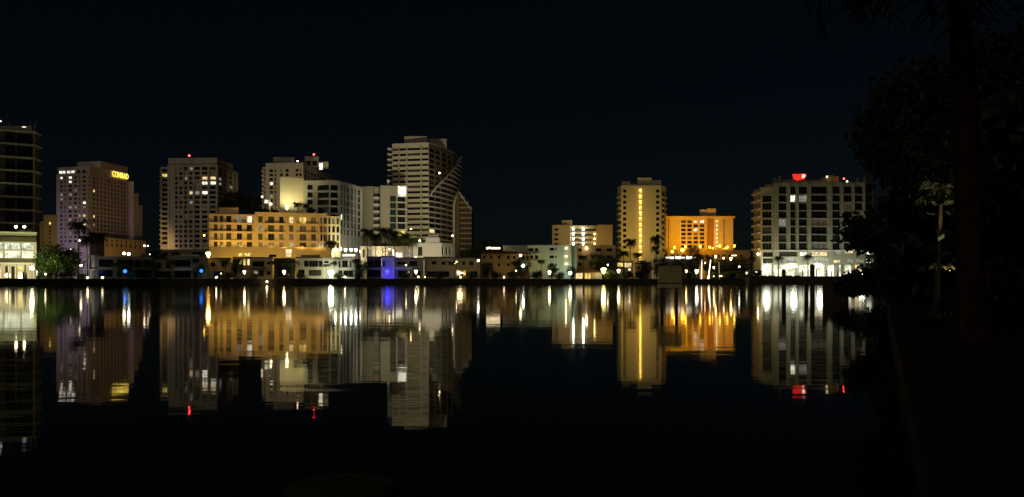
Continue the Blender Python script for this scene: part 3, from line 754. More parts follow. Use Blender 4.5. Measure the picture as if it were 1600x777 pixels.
# slim golden tower with the lit stair
b = Bld('stair_lit_tower', 'slim golden tower with a bright zigzag stair light column', 'tower', [(965, 446), (970.5, 438), (1033, 438), (1040, 446)], (291, 438), 'cream', back=16, depth=0.7)
b.grid(1, [(973.6, 978.6), (1025.2, 1030.4)], rows(296, 8.78, 12, 5), Y=438, mk='glass')
b.grid(3 - 1, [(1034.8, 1038.6)], rows(300, 8.78, 11, 5), Y=440, mk='glass')
b.grid(0, [(965.8, 969.6)], rows(303, 8.78, 11, 5), Y=442, mk='glass')
for r in range(13): b.win(1, b.u(1, 998.4), b.u(1, 1003.2), Z(302.4 + 8.78*r, 438), Z(294.6 + 8.78*r, 438), 'room_yellow', 0, 0.4, 'stair_window')
b.finish()
for r in range(12):
    z = Z(309 + 8.78*r, 441); m0 = b.bar('balcony', 'cream', 0, 965.2, 969.9, z - 0.2, z + 0.7, 1.0, -0.003); b.bar('balcony', 'cream', 2, 1034, 1039.4, z - 0.2, z + 0.7, 1.0, -0.003)
for px0, px1, q in ((971.5, 985, 283.5), (985.2, 995.8, 287.5), (996, 1018, 278), (1018.2, 1033, 282)):
    b.block('penthouse', 'cream', px0, px1, 441, b.z1 + 0.36, Z(q, 441), 9)

# amber slab hotel
b = Bld('amber_hotel', 'wide slab hotel glowing deep amber under an overhanging flat roof', 'hotel', [(1040.5, 458), (1105, 458), (1105.3, 461), (1115, 461), (1115.3, 458), (1145.5, 458), (1147, 470)], (341, 458), 'cream', back=14, depth=0.45, roof=0.0)
lit = {(2,0):'room_warm',(3,0):'room_white',(2,2):'room_white'}
b.grid(0, [(1064.4, 1071.6), (1074, 1081), (1084, 1090.6), (1093.6, 1100.4)], rows(344.4, 6.42, 7, 4.4), Y=458, lit=lit, bars=2)
b.finish(100, ['cream', 'cream', 'shaded_recess', 'cream', 'cream', 'cream'])  # recess panel is shaded by its darker colour
mb = MB(); mb.prism(splay(1039.4, 1148.6, 456, 20), b.z1 + 0.003, Z(338, 456)); mb.build('roof', M['cream'], b.root, b.o)
b.block('penthouse', 'cream', 1093.5, 1104.8, 466, Z(338, 456) + 0.003, Z(327.5, 466), 6); b.block('penthouse', 'cream', 1105, 1118.5, 464, Z(338, 456) + 0.003, Z(326, 464), 8)
for px in (1044, 1130.5): b.bar('downpipe', 'tile', 0 if px < 1100 else 4, px, px + 1.0, GZ, b.z1 - 0.1, 0.25, -0.003)
p = Bld('hotel_podium', 'long amber lit podium terrace in front of the slab hotel', 'building', [(1042, 442), (1172, 440)], (392, 441), 'ochre', back=12, roof=0.3)
p.grid(0, [(1048 + 9*i, 1053 + 9*i) for i in range(13)], [(398, 403)], mk='glass_b'); p.finish()
PODZ = p.z1 + 0.3

# big waterfront hotel at the right
HYY = 384
b = Bld('waterfront_hotel', 'wide ten storey waterfront hotel with grid facade over bright ground floor', 'hotel', [(1208, HYY), (1352, HYY), (1366, 392)], (286, HYY), 'grey', base=TZ, back=26, depth=0.9)
hw_ = Bld('wing', '', '', [(1177.5, 398), (1189, 386), (1207.7, HYY + 0.2)], (293.5, HYY), 'grey', base=TZ, back=22, depth=0.9, root=b)
rw = [(291.6, 303), (305.2, 315.4), (317.6, 328.6), (330, 340.8), (342.4, 353), (354.8, 365.6), (367.2, 378.2), (380, 390.2)]
cols = [(1191, 1205.6), (1217, 1229.2), (1235.2, 1243.4), (1248.4, 1261.2), (1267.6, 1292.6), (1301, 1313), (1318.4, 1331), (1335.6, 1348.4), (1352.4, 1364)]
lit = {(2,1):'room_white',(3,1):'room_grey',(1,4):'room_grey',(4,4):'room_dim',(4,7):'room_dim',(7,3):'room_dim',(5,0):'glass_g',(6,2):'room_dim',(0,5):'glass_b',(1,6):'glass_b',(3,5):'glass_g'}
for c, (p0, p1) in enumerate(cols):
    i = 1 if c == 8 else 0
    for r, (q0, q1) in enumerate(rw):
        if c == 0 and r == 0: continue
        Y0 = 388 if i else HYY; bb = hw_ if c == 0 else b; i = 1 if c == 0 else i
        bb.win(i, bb.u(i, p0), bb.u(i, p1), Z(q1, Y0), Z(q0, Y0), lit.get((c, r)) or 'glass', 2 if p1 - p0 > 10 else 1)
for (p0, p1, q0, q1, k) in [(1192, 1207.5, 394, 401.5, 'glass'), (1192, 1207.5, 403.5, 411.5, 'glass'), (1217.5, 1246, 393.5, 401, 'glass_b'), (1219, 1246, 403.5, 410.8, 'room_grey'), (1249.8, 1261.6, 394.5, 400, 'room_white'), (1251, 1261.6, 403.5, 408, 'room_grey'), (1269, 1293.4, 393.6, 400.6, 'room_warm'), (1270, 1293, 404.5, 411, 'room_grey'),
                            (1302.4, 1316, 392.6, 397.6, 'room_grey'), (1320.6, 1333.6, 392.4, 396, 'room_warm'), (1337.4, 1350.4, 392.6, 398, 'room_grey'), (1302.6, 1314, 406.4, 411, 'room_warm'), (1320, 1334, 405, 411, 'room_grey'), (1337.6, 1350.4, 405.6, 410.8, 'room_grey')]:
    bb, i = (hw_, 1) if p1 < 1208.2 else (b, 0)
    bb.win(i, bb.u(i, p0), bb.u(i, p1), Z(q1, HYY), Z(q0, HYY), k, 4 if p1 - p0 > 20 else 1)
for (p0, p1, q0, q1) in [(1354, 1364.5, 392, 397.8), (1354, 1364.5, 404.4, 411)]: b.win(1, b.u(1, p0), b.u(1, p1), Z(q1, 388), Z(q0, 388), 'room_white', 1)
gz0 = TZ + 0.1
for p0, p1, k in ((1189.8, 1207.6, 'hall'), (1208.6, 1246.5, 'hall'), (1248, 1292, 'hall'), (1293.4, 1307, 'room_white'), (1311, 1318, 'hall'), (1320, 1334, 'hall'), (1336, 1350.5, 'room_warm')):
    bb, i = (hw_, 1) if p1 < 1208 else (b, 0)
    bb.win(i, bb.u(i, p0), bb.u(i, p1), gz0, Z(413.6, HYY), k, 3, 3.0, 'shopfront')
b.finish(100); hw_.finish(60)
for r in range(8):
    z = Z(rw[r][1] + 1.0, HYY)
    b.bar('floor_slab', 'grey', 0, 1209, 1351.6, z - 0.25, z + 0.25, 0.35, -0.003); hw_.bar('floor_slab', 'grey', 1, 1189.4, 1207.2, z - 0.25, z + 0.25, 0.35, -0.003)
    zz = Z(rw[r][1] + 0.5, 392); hw_.bar('balcony', 'tan', 0, 1177.6, 1188.6, zz - 0.25, zz + 0.75, 1.2, -0.003)
for px0, px1 in ((1208.8, 1216), (1229.8, 1234.4), (1244, 1247.6), (1262, 1266.8), (1293.6, 1299.8), (1313.8, 1317.6), (1331.8, 1335), (1348.8, 1351.4)):
    b.bar('pier', 'grey', 0, px0, px1, Z(391.2, HYY), b.z1 - 0.2, 0.6, -0.003)
b.bar('cornice', 'white', 0, 1186 + 23, 1351, Z(392.4, HYY), Z(391.2, HYY) - 0.003, 0.9, -0.003)
zr = b.z1 + 0.36
z2 = hw_.z1 + 0.36; mb = MB(); mb.prism([(X(1195, 387), 387), (X(1207, 386), 386), (X(1207, 398), 398), (X(1195, 400), 400)], z2, z2 + 1.6); mb.build('roof_step', M['grey'], b.root, b.o)
b.block('roof_room', 'grey', 1213, 1290, HYY + 8, zr, Z(281.5, HYY + 8), 10)
mb = MB(); y0 = HYY + 6; zz = Z(284, y0)
mb.tube([(X(1291, y0), y0 + 4, zr), (X(1293, y0), y0 + 4, zr + 2.6), (X(1296, y0), y0 + 4, zr + 4.4), (X(1306, y0), y0 + 4, zr + 4.6), (X(1311, y0), y0 + 4, zr + 2.6), (X(1313, y0), y0 + 4, zr)], 0.5, 6)
mb.box(X(1292, y0), X(1312, y0), y0 + 1, y0 + 8, zr, zr + 3.9); mb.build('roof_pavilion', M['tan'], b.root, b.o)
for px, h in ((1211, 3.0), (1219, 4.2), (1340, 3.0), (1352, 3.6)):
    mb = MB(); mb.box(X(px, y0) - 0.5, X(px, y0) + 0.5, y0, y0 + 1, zr, zr + h); mb.build('vent_stack', M['grey'], b.root, b.o)
# the red lit roof shell
e = empty('red_roof_sign', (X(1250, HYY + 6), HYY + 6, Z(281.8, HYY + 6)), 'red glowing curved panel sign on the waterfront hotel roof', 'sign')
mb = MB(); Yc = HYY + 6; pts = [(1239, 272.2), (1259.8, 271.6), (1260, 276), (1256, 280.2), (1246, 282.5), (1240.5, 279.5)]
k = len(pts); mb.v = [(X(p_, Yc) - X(1250, Yc), 0, Z(q_, Yc) - Z(281.8, Yc)) for p_, q_ in pts]; mb.v += [(x, 1.0, z) for x, _, z in mb.v]
mb.f = [tuple(range(k)), tuple(range(2*k - 1, k - 1, -1))] + [(i, k + i, k + (i+1) % k, (i+1) % k) for i in range(k)]; mb.m = [0] * len(mb.f)
mb.build('panel', M['redglow'], e)
mb = MB(); mb.tube([(X(1254.5, Yc) - X(1250, Yc), -0.1, 1.3), (X(1256, Yc) - X(1250, Yc), -0.1, 2.6)], [0.45, 0.75], 8); mb.build('emblem', M['string'], e)
mb = MB(); mb.tube([(X(1236, Yc) - X(1250, Yc), 0.5, -1.2), (X(1240, Yc) - X(1250, Yc), 0.5, 1.6)], 0.3, 6); mb.box(-3, 3, 0.3, 0.8, Z(285.5, Yc) - Z(281.8, Yc), 0.3); mb.build('support', M['grey'], e)
# ------------------------------------------------------------------ restaurant at the left edge
RY = 258
b = Bld('restaurant', 'brightly lit two storey waterfront restaurant at the left edge under a white parapet', 'restaurant', [(-90, 250), (57, 262)], (365, 262), 'cream', back=14, depth=0.8, roof=0.4, roofmat='white')
for p0, p1, q0, q1, k, dp in ((-60, 4, 379.5, 391, 'hall_green', 1.6), (5.5, 31, 379.5, 391, 'hall_green', 1.6), (32.5, 52, 379.5, 391, 'hall_green', 1.6),
                              (-60, 4, 392.2, 404, 'hall', 2.2), (5.5, 31, 392.2, 404, 'hall', 2.2), (32.5, 52, 392.2, 404, 'hall', 2.2)):
    b.win(0, b.u(0, p0), b.u(0, p1), Z(q1, 262), Z(q0, 262), k, 4, dp)
for p0, p1, k in ((-50, -10, 'hall'), (-3, 1, 'room_warm'), (8, 12, 'glass_b'), (17.6, 23, 'glass'), (27, 35, 'room_yellow')):
    b.win(0, b.u(0, p0), b.u(0, p1), GZ + 0.2, Z(416.5, 262), k, 1, 0.8)
b.finish()
b.bar('fascia', 'dark', 0, -88, 56.8, Z(378.6, 262), Z(371.5, 262), 1.0, -0.003)
b.bar('fascia', 'dark', 0, -88, 56.8, Z(410, 262), Z(405.5, 262), 1.3, -0.003)
b.bar('canopy', 'cream', 0, -88, 57, Z(414, 262), Z(411, 262), 2.0, -0.003)
for px in (-30, 2.5, 13.4, 24, 36.5, 52.5): b.bar('column', 'cream', 0, px, px + 2.2, GZ, Z(414.3, 262), 1.9, -1.3)
e = empty('patio_umbrella', (X(58, 252), 252, GZ), 'white folded patio umbrella beside the bright restaurant corner', 'umbrella')
mb = MB(); mb.tube([(0, 0, 0), (0, 0, 3.0)], 0.05, 6); mb.build('pole', M['steel'], e)
mb = MB(); mb.tube([(0, 0, 1.1), (0, 0, 1.5), (0, 0, 2.7), (0, 0, 3.0)], [0.12, 0.28, 0.2, 0.04], 10); mb.build('canopy', M['fabric'], e)

# ------------------------------------------------------------------ low houses along the shore
def house(label, front, top, mat, wins, back=11, name='house', cat='house', roofmat=None, roof=0.45, depth=0.5, bars=(), finish=True):
    b = Bld(name, label, cat, front, top, mat, back=back, roof=roof, roofmat=roofmat or mat, depth=depth)
    Y = front[0][1]
    for wn in wins:
        p0, p1, q0, q1 = wn[:4]; k = wn[4] if len(wn) > 4 else 'glass'; nb = wn[5] if len(wn) > 5 else 1
        b.win(0, b.u(0, p0), b.u(0, p1), Z(q1, Y), Z(q0, Y), k, nb)
    b.finish()
    for px0, px1, q0, q1, out, nm, mt in bars: b.bar(nm, mt, 0, px0, px1, Z(q1, Y), Z(q0, Y), out, -0.003)
    return b
house('modern two storey house with dark window bands and a white entrance frame', [(149, 282), (238, 296)], (404, 284), 'grey',
      [(153, 177.5, 405.5, 417), (183, 208, 405.5, 417), (211.5, 222, 405.5, 417, 'glass', 1), (223.5, 236.5, 405.5, 417, 'glass', 2), (154, 177, 421.5, 433), (183, 192, 423, 433), (212, 236.5, 421.5, 434.5, 'glass', 3)],
      bars=[(148.6, 238, 404.2, 399.8, 1.2, 'roof_band', 'concrete')][:0] + [(148.6, 238, 400.4, 403.8, 1.2, 'fascia', 'concrete'), (149, 238, 417.6, 420.6, 0.8, 'balcony', 'concrete')], roofmat='roofdark')
e = empty('entrance_frame', (X(144, 279), 279, GZ), 'white angular entrance frame at the left end of the modern two storey house', 'portal')
mb = MB(); mb.box(X(142.6, 279) - X(144, 279), X(147.6, 279) - X(144, 279), 0, 3, Z(418, 279) - GZ, Z(403, 279) - GZ); mb.box(X(140, 279) - X(144, 279), X(142.4, 279) - X(144, 279), 0.2, 2.4, 0, Z(420.4, 279) - GZ); mb.build('column', M['white'], e)
mb = MB(); mb.box(X(133.5, 279) - X(144, 279), X(147.8, 279) - X(144, 279), -0.3, 3.2, Z(402.8, 279) - GZ, Z(399, 279) - GZ); mb.build('lintel', M['white'], e)
mb = MB(); mb.box(X(137, 279) - X(144, 279), X(147.6, 279) - X(144, 279), -0.2, 3.0, Z(422.5, 279) - GZ, Z(420.6, 279) - GZ); mb.build('step_slab', M['white'], e)
house('small dim olive house with a single pitched canopy between two modern houses', [(241, 297), (270, 299)], (406, 297), 'ochre', [(245, 252, 411, 419), (259, 266, 411, 419), (242, 268, 424, 434)], roofmat='tile')
house('two storey house with a thin flat roof and long dark windows', [(271, 300), (323, 304)], (399.5, 301), 'grey',
      [(273.5, 297.5, 406, 416.6, 'glass', 3), (301, 311, 404, 410.5, 'glass', 1), (273.5, 298, 423.4, 434.5, 'glass', 4), (302, 309, 424, 434.5)],
      bars=[(271.5, 300, 418.8, 422.6, 1.0, 'balcony', 'white'), (283, 311, 397.8, 399.3, 1.6, 'canopy', 'white')], roofmat='roofdark')
house('dim olive green house below the orange street lamp', [(325, 307), (361, 309)], (404.5, 307), 'ochre', [(329, 336, 410, 417), (346, 354, 410, 417), (333, 350, 424, 434)], roofmat='roofdark')
b = house('dark house with a warm lit double entrance on its left', [(364, 313), (426, 316)], (403.5, 314), 'tan',
      [(374, 378, 404.8, 413, 'room_warm', 0), (379.6, 384, 404.8, 415, 'room_yellow', 0), (386, 390, 404.8, 414.5, 'room_warm', 0), (394, 413, 408, 417), (395, 412, 422, 432), (417, 423, 409, 413), (417, 423, 424, 430)],
      bars=[(391, 416, 418.4, 421, 1.0, 'balcony', 'dark')], roofmat='roofdark')
house('dark low house behind palms between two lit lawn lamps', [(428, 317), (461, 319)], (405, 317), 'dark', [(432, 440, 409, 417), (446, 456, 409, 417), (434, 454, 423, 433)], roofmat='roofdark')
house('beige left half of the floodlit modern house with wide dark windows', [(463, 320), (504.4, 322)], (403.4, 321), 'cream',
      [(475, 482, 407.4, 417), (482.6, 497, 407.4, 417, 'glass', 2), (498, 503.5, 407.4, 417), (465.5, 468, 408, 415), (466, 476, 421.5, 433), (482, 502, 421.5, 431, 'glass_b', 2)], roofmat='roofdark')
house('white modern house lit by a dazzling flood lamp in its garden', [(504.8, 323), (554, 325)], (404, 324), 'white',
      [(506.6, 513.4, 408, 411.4), (520, 525.6, 408, 411.4), (529, 532, 407.5, 418), (534.4, 543.4, 407.2, 417.6), (546.4, 549, 407.4, 417), (529, 535, 422.5, 433), (536.5, 552, 422.5, 433)],
      bars=[(528, 556, 419, 421.4, 1.8, 'balcony', 'white'), (504.4, 556, 402.6, 404, 1.4, 'canopy', 'white')], roofmat='white')
for px in (532.4, 544.4, 550): pass
house('dark glazed house beside the blue lit wall', [(573, 331), (596, 332)], (402.5, 331), 'dark', [(575.6, 583.4, 407, 417), (585, 594.4, 407, 417), (575.6, 594.4, 422.4, 433, 'glass', 3)],
      bars=[(573, 595, 418.6, 421.4, 1.0, 'balcony', 'concrete')], roofmat='roofdark')
house('house wall washed in deep blue light with a dark flat roof', [(596.6, 331), (616, 332)], (401.6, 331), 'white', [(598.6, 601.4, 408, 417)], roofmat='roofdark')
house('dim mauve house with a long awning right of the blue wall', [(617, 333), (662, 336)], (404, 334), 'grey', [(621, 634, 409, 414), (640, 652, 408, 416), (622, 640, 423, 433), (645, 658, 423, 433)],
      bars=[(618, 644, 417, 421.5, 2.0, 'awning', 'lilac')], roofmat='tile')
house('tan house with one square upper window', [(663, 338), (706, 339)], (402.8, 338), 'tan', [(674.6, 682, 408.4, 413.4), (690, 696, 409, 414), (667, 702, 424, 433, 'glass', 4)], roofmat='roofdark')
house('dim brown house with arched garden porch and two small upper lamps', [(707, 339.5), (750.6, 341)], (404, 340), 'ochre', [(722, 727, 409, 414), (733, 740, 408, 415), (713, 720, 422, 431, 'room_warm'), (724, 728, 422, 431, 'room_yellow'), (735, 746, 424, 434)], roofmat='tile')

# hip roofed building
b = Bld('villa', 'orange brown villa under a wide hipped tile roof', 'house', [(752, 346), (828, 348)], (396.5, 347), 'ochre', back=16, roof=0)
b.grid(0, [(755, 758.5), (766, 769.5), (778, 781.6), (792.5, 796), (802, 805.5), (816, 819)], [(400, 404.5), (411.5, 416)], Y=347, mk='glass'); b.win(0, b.u(0, 823), b.u(0, 826), Z(404, 347), Z(400, 347), 'glass'); b.finish()
x0, x1 = X(749, 345), X(831, 347); mb = MB(); zr = b.z1 + 0.003; zt = Z(390.5, 352)
mb.v = [(x0, 344.6, zr), (x1, 346.4, zr), (x1, 365, zr), (x0, 364, zr), (x0 + 6, 354, zt), (x1 - 17, 354.6, zt)]
mb.f = [(0, 1, 5, 4), (1, 2, 5), (2, 3, 4, 5), (3, 0, 4), (3, 2, 1, 0)]; mb.m = [0] * 5; mb.build('roof', M['tile'], b.root, b.o)

# three storey apartments with the pale end wall
b = Bld('apartment_block', 'three storey cream apartments with three small lamps on the pale green end wall', 'building', [(786, 366), (858, 362), (880, 360), (893, 359), (893.3, 362), (900, 362)], (384, 362), 'green_white', back=12, depth=0.4, roof=0.3)
b.grid(1 - 1, [(826, 833.4), (835.6, 841)], [(388, 392.6), (399, 404)], Y=363, mk='glass'); b.grid(1, [(858.6, 865.6), (867.6, 869.8)], [(387, 391.6), (399.2, 403.6), (411.6, 416)], Y=361, mk='glass')
b.finish(); balcony(b, 0, 824, 846, Z(407, 363), 1.4); balcony(b, 0, 824, 846, Z(396, 363), 1.4)
mb = MB(); mb.box(X(899, 361), X(901, 361), 360.4, 361.7, GZ, b.z1 + 0.4); mb.build('corner_pier', M['green_white'], b.root, b.o)
for k, (py, lab) in enumerate(((388, 'topmost of three small lamps down the pale green end wall'), (400.4, 'middle of three small lamps down the pale green end wall'), (412.6, 'lowest of three small lamps down the pale green end wall'))):
    wall_lamp(884.4, py, 359.0, 'lamp_white', 0.26, lab, 'lamps down the pale end wall', arm=0.6)
b = Bld('apartment_block', 'dim brown apartments in front of the bright gallery block', 'building', [(901.5, 366), (962, 368)], (384.5, 367), 'ochre', back=12, depth=0.5)
b.grid(0, [(904, 909), (931, 940), (948, 957)], [(388, 393), (399, 404.5), (411, 416)], Y=366, mk='glass', bars=1); b.finish()
# little pavilion with lit panel on the quay
b = Bld('garden_pavilion', 'small quayside pavilion with a low tiled hip roof and warm lit openings', 'pavilion', [(899, 352), (940, 353)], (425.5, 352), 'tan', back=6, depth=0.4, roof=0)
b.win(0, b.u(0, 899.6), b.u(0, 910.6), GZ + .3, Z(421.8 + 5, 352), 'room_warm'); b.win(0, b.u(0, 914), b.u(0, 923.6), GZ + .2, Z(427, 352), 'room_yellow', 1); b.win(0, b.u(0, 930), b.u(0, 938), GZ + .2, Z(427, 352), 'room_grey'); b.finish()
mb = MB(); zr = b.z1 + 0.003; xa, xb = X(897.5, 351), X(942, 352)
mb.v = [(xa, 350.8, zr), (xb, 351.6, zr), (xb, 360, zr), (xa, 359, zr), (xa + 5, 355, zr + 1.5), (xb - 5, 355.4, zr + 1.5)]; mb.f = [(0,1,5,4),(1,2,5),(2,3,4,5),(3,0,4),(3,2,1,0)]; mb.m = [0]*5; mb.build('roof', M['tile'], b.root, b.o)
# low pieces near the golden tower
b = Bld('pool_house', 'low golden lit pool house at the foot of the slim stair lit tower', 'building', [(963, 372), (990, 373)], (409, 372), 'cream', back=8, depth=0.5, roof=0.3)
b.win(0, b.u(0, 965), b.u(0, 974), Z(417, 372), Z(410.6, 372), 'room_yellow', 1); b.win(0, b.u(0, 976), b.u(0, 987), Z(418, 372), Z(410.6, 372), 'room_warm', 2); b.finish()
house('dim tan house behind shrubs left of the water sign', [(992, 362), (1018, 363)], (412, 362), 'tan', [(996, 1000, 416, 421), (1006, 1011, 416, 421)], roofmat='tile')
b = Bld('terrace_bar', 'low dark terrace bar with a long strip of white lights', 'bar', [(1035, 374), (1092, 374)], (405, 374), 'dark', back=9, depth=0.6, roof=0.35, roofmat='dark')
b.finish()
e = empty('light_strip', (X(1060, 371), 371.4, Z(402.5, 371)), 'ragged row of white lights along the dark terrace bar roof', 'lights')
mb = MB(); rr = random.Random(4); x = X(1041, 371) - X(1060, 371)
while x < X(1086, 371) - X(1060, 371):
    wd = rr.uniform(0.5, 2.2); h = rr.uniform(0.25, 0.75); mb.box(x, x + wd, -0.25, 0.25, -h, h * rr.uniform(0.4, 1)); x += wd + rr.choice([0.15, 0.2, 0.9])
mb.build('light_panel', M['string'], e)
mb = MB(); mb.box(X(1041, 371) - X(1060, 371), X(1086, 371) - X(1060, 371), 0.3, 0.5, -0.9, -0.7)
for px in (1044, 1060, 1082): mb.box(X(px, 371) - X(1060, 371) - .06, X(px, 371) - X(1060, 371) + .06, 0.3, 0.45, GZ - Z(402.5, 371), -0.7)
mb.build('rail', M['metal'], e)

# ------------------------------------------------------------------ daybeds, pilings on the hotel terrace
def daybed(px, label, first=None):
    loc = (X(px, 360), 360, TZ)
    if first: return copy_thing(first, loc, 0, 1, label)
    e = empty('daybed', loc, label, 'daybed', 'daybeds on the hotel terrace')
    mb = MB(); mb.box(-1.2, 1.2, -0.8, 0.8, 0.0, 0.45); mb.build('base', M['dark'], e)
    mb = MB(); mb.box(-1.12, 1.12, -0.74, 0.74, 0.453, 0.62); mb.build('mattress', M['fabric'], e)
    for sx in (-1, 1):
        for sy in (-1, 1):
            mb = MB(); mb.box(sx*1.2 - 0.06, sx*1.2 + 0.06, sy*0.8 - 0.06, sy*0.8 + 0.06, 0, 2.2); mb.build('post', M['metal'], e)
    mb = MB(); mb.box(-1.3, 1.3, -0.9, 0.9, 2.2, 2.28); mb.build('canopy', M['fabric'], e)
    return e
DB = daybed(1192.5, 'canopied daybed at the left end of the bright hotel terrace')
daybed(1205.4, 'canopied daybed just left of the first terrace palm', DB); daybed(1232.5, 'canopied daybed just right of the shorter water pile', DB); daybed(1245.5, 'canopied daybed halfway between the two terrace palms', DB)
def pile(px, q, r, label, base, Y, name='mooring_pile', group=None):
    e = empty(name, (X(px, Y), Y, base), label, 'pile', group)
    h = Z(q, Y) - base
    mb = MB(); mb.tube([(0, 0, 0), (0.02, 0, h * 0.5), (0, 0.02, h - 0.1)], [r * 1.05, r, r * 0.97], 12); mb.build('post', M['wood'], e)
    mb = MB(); mb.tube([(0, 0.02, h - 0.097), (0, 0.02, h), (0, 0.02, h + 0.18)], [r * 1.06, r * 1.06, 0.05], 12); mb.build('cap', M['metal'], e)
    return e
for px, q, lab in ((1254, 423, 'thin dark post left of the second terrace palm'), (1275.4, 421.5, 'tall thin dark post right of the second terrace palm'), (1292, 422.5, 'thin dark post at the left of the white lit doorway'), (1299.4, 424, 'short dark post in front of the white lit doorway'), (1309, 423.5, 'thin dark post at the right of the white lit doorway'), (1325, 422, 'dark post before the fifth lit terrace bay')):
    pile(px, q, 0.24, lab, TZ, 353, 'dock_post', 'dark posts along the hotel terrace')
# two tall piles in the open water, the dark timber dock, the sign
pile(1224.6, 423, 0.24, 'shorter of the two dark mooring piles standing in open water', -1.2, 88)
pile(1269.2, 415, 0.26, 'taller of the two dark mooring piles standing in open water', -1.2, 86)
DY = 72
e = empty('dock', (X(1290, DY), DY, 0), 'low dark timber dock in the water right of the taller pile', 'dock')
mb = MB()
for k in range(9): mb.box(-1.15 + 0.012, 1.15, -2.5 + 0.56*k, -2.5 + 0.56*k + 0.53, 1.55, 1.66)
mb.build('deck', M['wood'], e)
for sx in (-1, 1):
    for sy in (-2.2, 2.2):
        mb = MB(); mb.tube([(sx*1.0, sy, -1.2), (sx*1.0, sy, 2.2)], 0.17, 10); mb.build('post', M['wood'], e)
mb = MB(); mb.box(-1.1, 1.1, -2.42, -2.3, -0.3, 1.5); mb.build('fascia', M['wood'], e)
SY = 57
e = empty('water_sign', (X(1046.5, SY), SY, 0), 'large square plank sign on two posts standing in the water', 'sign')
hx = (X(1065, SY) - X(1028, SY)) / 2; zb, zt = Z(449.5, SY), Z(415.5, SY)
mb = MB(); n_ = 9; zz0 = zb + 0.34
for k in range(n_): mb.box(-hx, hx, -0.03, 0.03, zz0 + (zt - zz0)*k/n_ + 0.008, zz0 + (zt - zz0)*(k+1)/n_ - 0.008)
mb.build('panel', M['plank'], e)
mb = MB(); mb.box(-hx - 0.02, hx + 0.02, -0.05, 0.05, zb, zb + 0.26); mb.build('lower_board', M['plank'], e)
mb = MB(); mb.box(-hx, hx, 0.035, 0.1, zt - 0.3, zt - 0.2); mb.box(-hx, hx, 0.035, 0.1, zz0 + 0.2, zz0 + 0.3); mb.build('crossbar', M['wood'], e)
for sx in (-0.62, 0.62):
    mb = MB(); mb.tube([(sx*hx, 0.22, -1.2), (sx*hx, 0.22, zt - 0.05)], 0.115, 10); mb.build('post', M['wood'], e)
# small white boat shape by the restaurant
e = empty('dinghy', (X(58, 243), 246.5, GZ + 0.22), 'small upturned white dinghy on the quay right of the restaurant', 'dinghy')
mb = MB(); prof = [(-1.4, 0.1, 0.05), (-1.0, 0.5, 0.32), (-0.2, 0.62, 0.45), (0.7, 0.55, 0.42), (1.3, 0.4, 0.3), (1.45, 0.1, 0.06)]
rg = []
for x, w_, h in prof: rg.append([(x, w_*math.cos(a), max(h*math.sin(a), 0) + 0.02) for a in [math.pi*k/8 for k in range(9)]])
for a_, c_ in zip(rg, rg[1:]):
    for k in range(8): mb.face([a_[k], a_[k+1], c_[k+1], c_[k]])
mb.face(rg[0]); mb.face(list(reversed(rg[-1]))); mb.build('hull', M['hull'], e, smooth=False)
mb = MB(); mb.box(-1.2, 1.3, -0.03, 0.03, 0.44, 0.5); mb.build('keel', M['hull'], e)
# rock just breaking the water at the bottom edge
mb = MB(); rr = random.Random(9); NS, NR = 28, 7; cx, cy = X(536, 7.3), 7.3
ring = []
for i in range(NR + 1):
    th = (math.pi / 2) * i / NR
    ring.append([(cx + 0.55*math.sin(th + 0.02)*math.cos(2*math.pi*k/NS)*(1 + 0.05*math.sin(3*k) + rr.uniform(-.02, .02)), cy + 0.42*math.sin(th + 0.02)*math.sin(2*math.pi*k/NS)*(1 + 0.05*math.cos(2*k)), 0.13*math.cos(th)**0.6 - 0.02 + rr.uniform(-.006, .006)) for k in range(NS)])
for a_, c_ in zip(ring, ring[1:]):
    for k in range(NS): mb.face([a_[k], c_[k], c_[(k+1) % NS], a_[(k+1) % NS]])
tag(mb.build('rock', M['rock']), 'dark flat rock just breaking the water at the bottom edge', 'rock')

# ------------------------------------------------------------------ vegetation
def leafquad(mb, p, s, rr, up=0.3):
    a = Vector((rr.gauss(0, 1), rr.gauss(0, 1), rr.gauss(0, 1))).normalized(); n = Vector((rr.gauss(0, 1), rr.gauss(0, 1), rr.gauss(0, 1) + up)).normalized()
    t = n.cross(a).normalized(); w_ = s * rr.uniform(0.3, 0.55); l = s * rr.uniform(0.7, 1.2)
    mb.face([p - a*l, p - t*w_, p + a*l, p + t*w_])
def broadleaf(seed, h=8.0, rx=4.0, rz=3.0, clumps=26, per=52, leaf=0.42):
    rr = random.Random(seed); tr = MB(); cr = MB(); z0 = h - 2*rz
    top = Vector((rr.uniform(-.3, .3), rr.uniform(-.3, .3), z0 + rz))
    tr.tube([(0, 0, 0), (0.1, 0, z0*0.5), tuple(top)], [0.28, 0.22, 0.1], 8)
    for i in range(clumps):
        d = Vector((rr.gauss(0, 1), rr.gauss(0, 1), rr.gauss(0, 0.8))).normalized() * rr.uniform(0.35, 1.0)
        c = Vector((d.x*rx, d.y*rx, z0 + rz + d.z*rz)); cs = rr.uniform(0.55, 1.2) * rx * 0.3
        if i % 3 == 0: tr.tube([(0.05, 0, z0*0.7), tuple(top*0.5 + c*0.5 + Vector((0, 0, -0.3))), tuple(c)], [0.12, 0.07, 0.02], 5)
        for _ in range(per): leafquad(cr, c + Vector((rr.gauss(0, 1), rr.gauss(0, 1), rr.gauss(0, 0.75))) * cs * 0.72, leaf * rr.uniform(0.6, 1.3), rr)
    return tr, cr
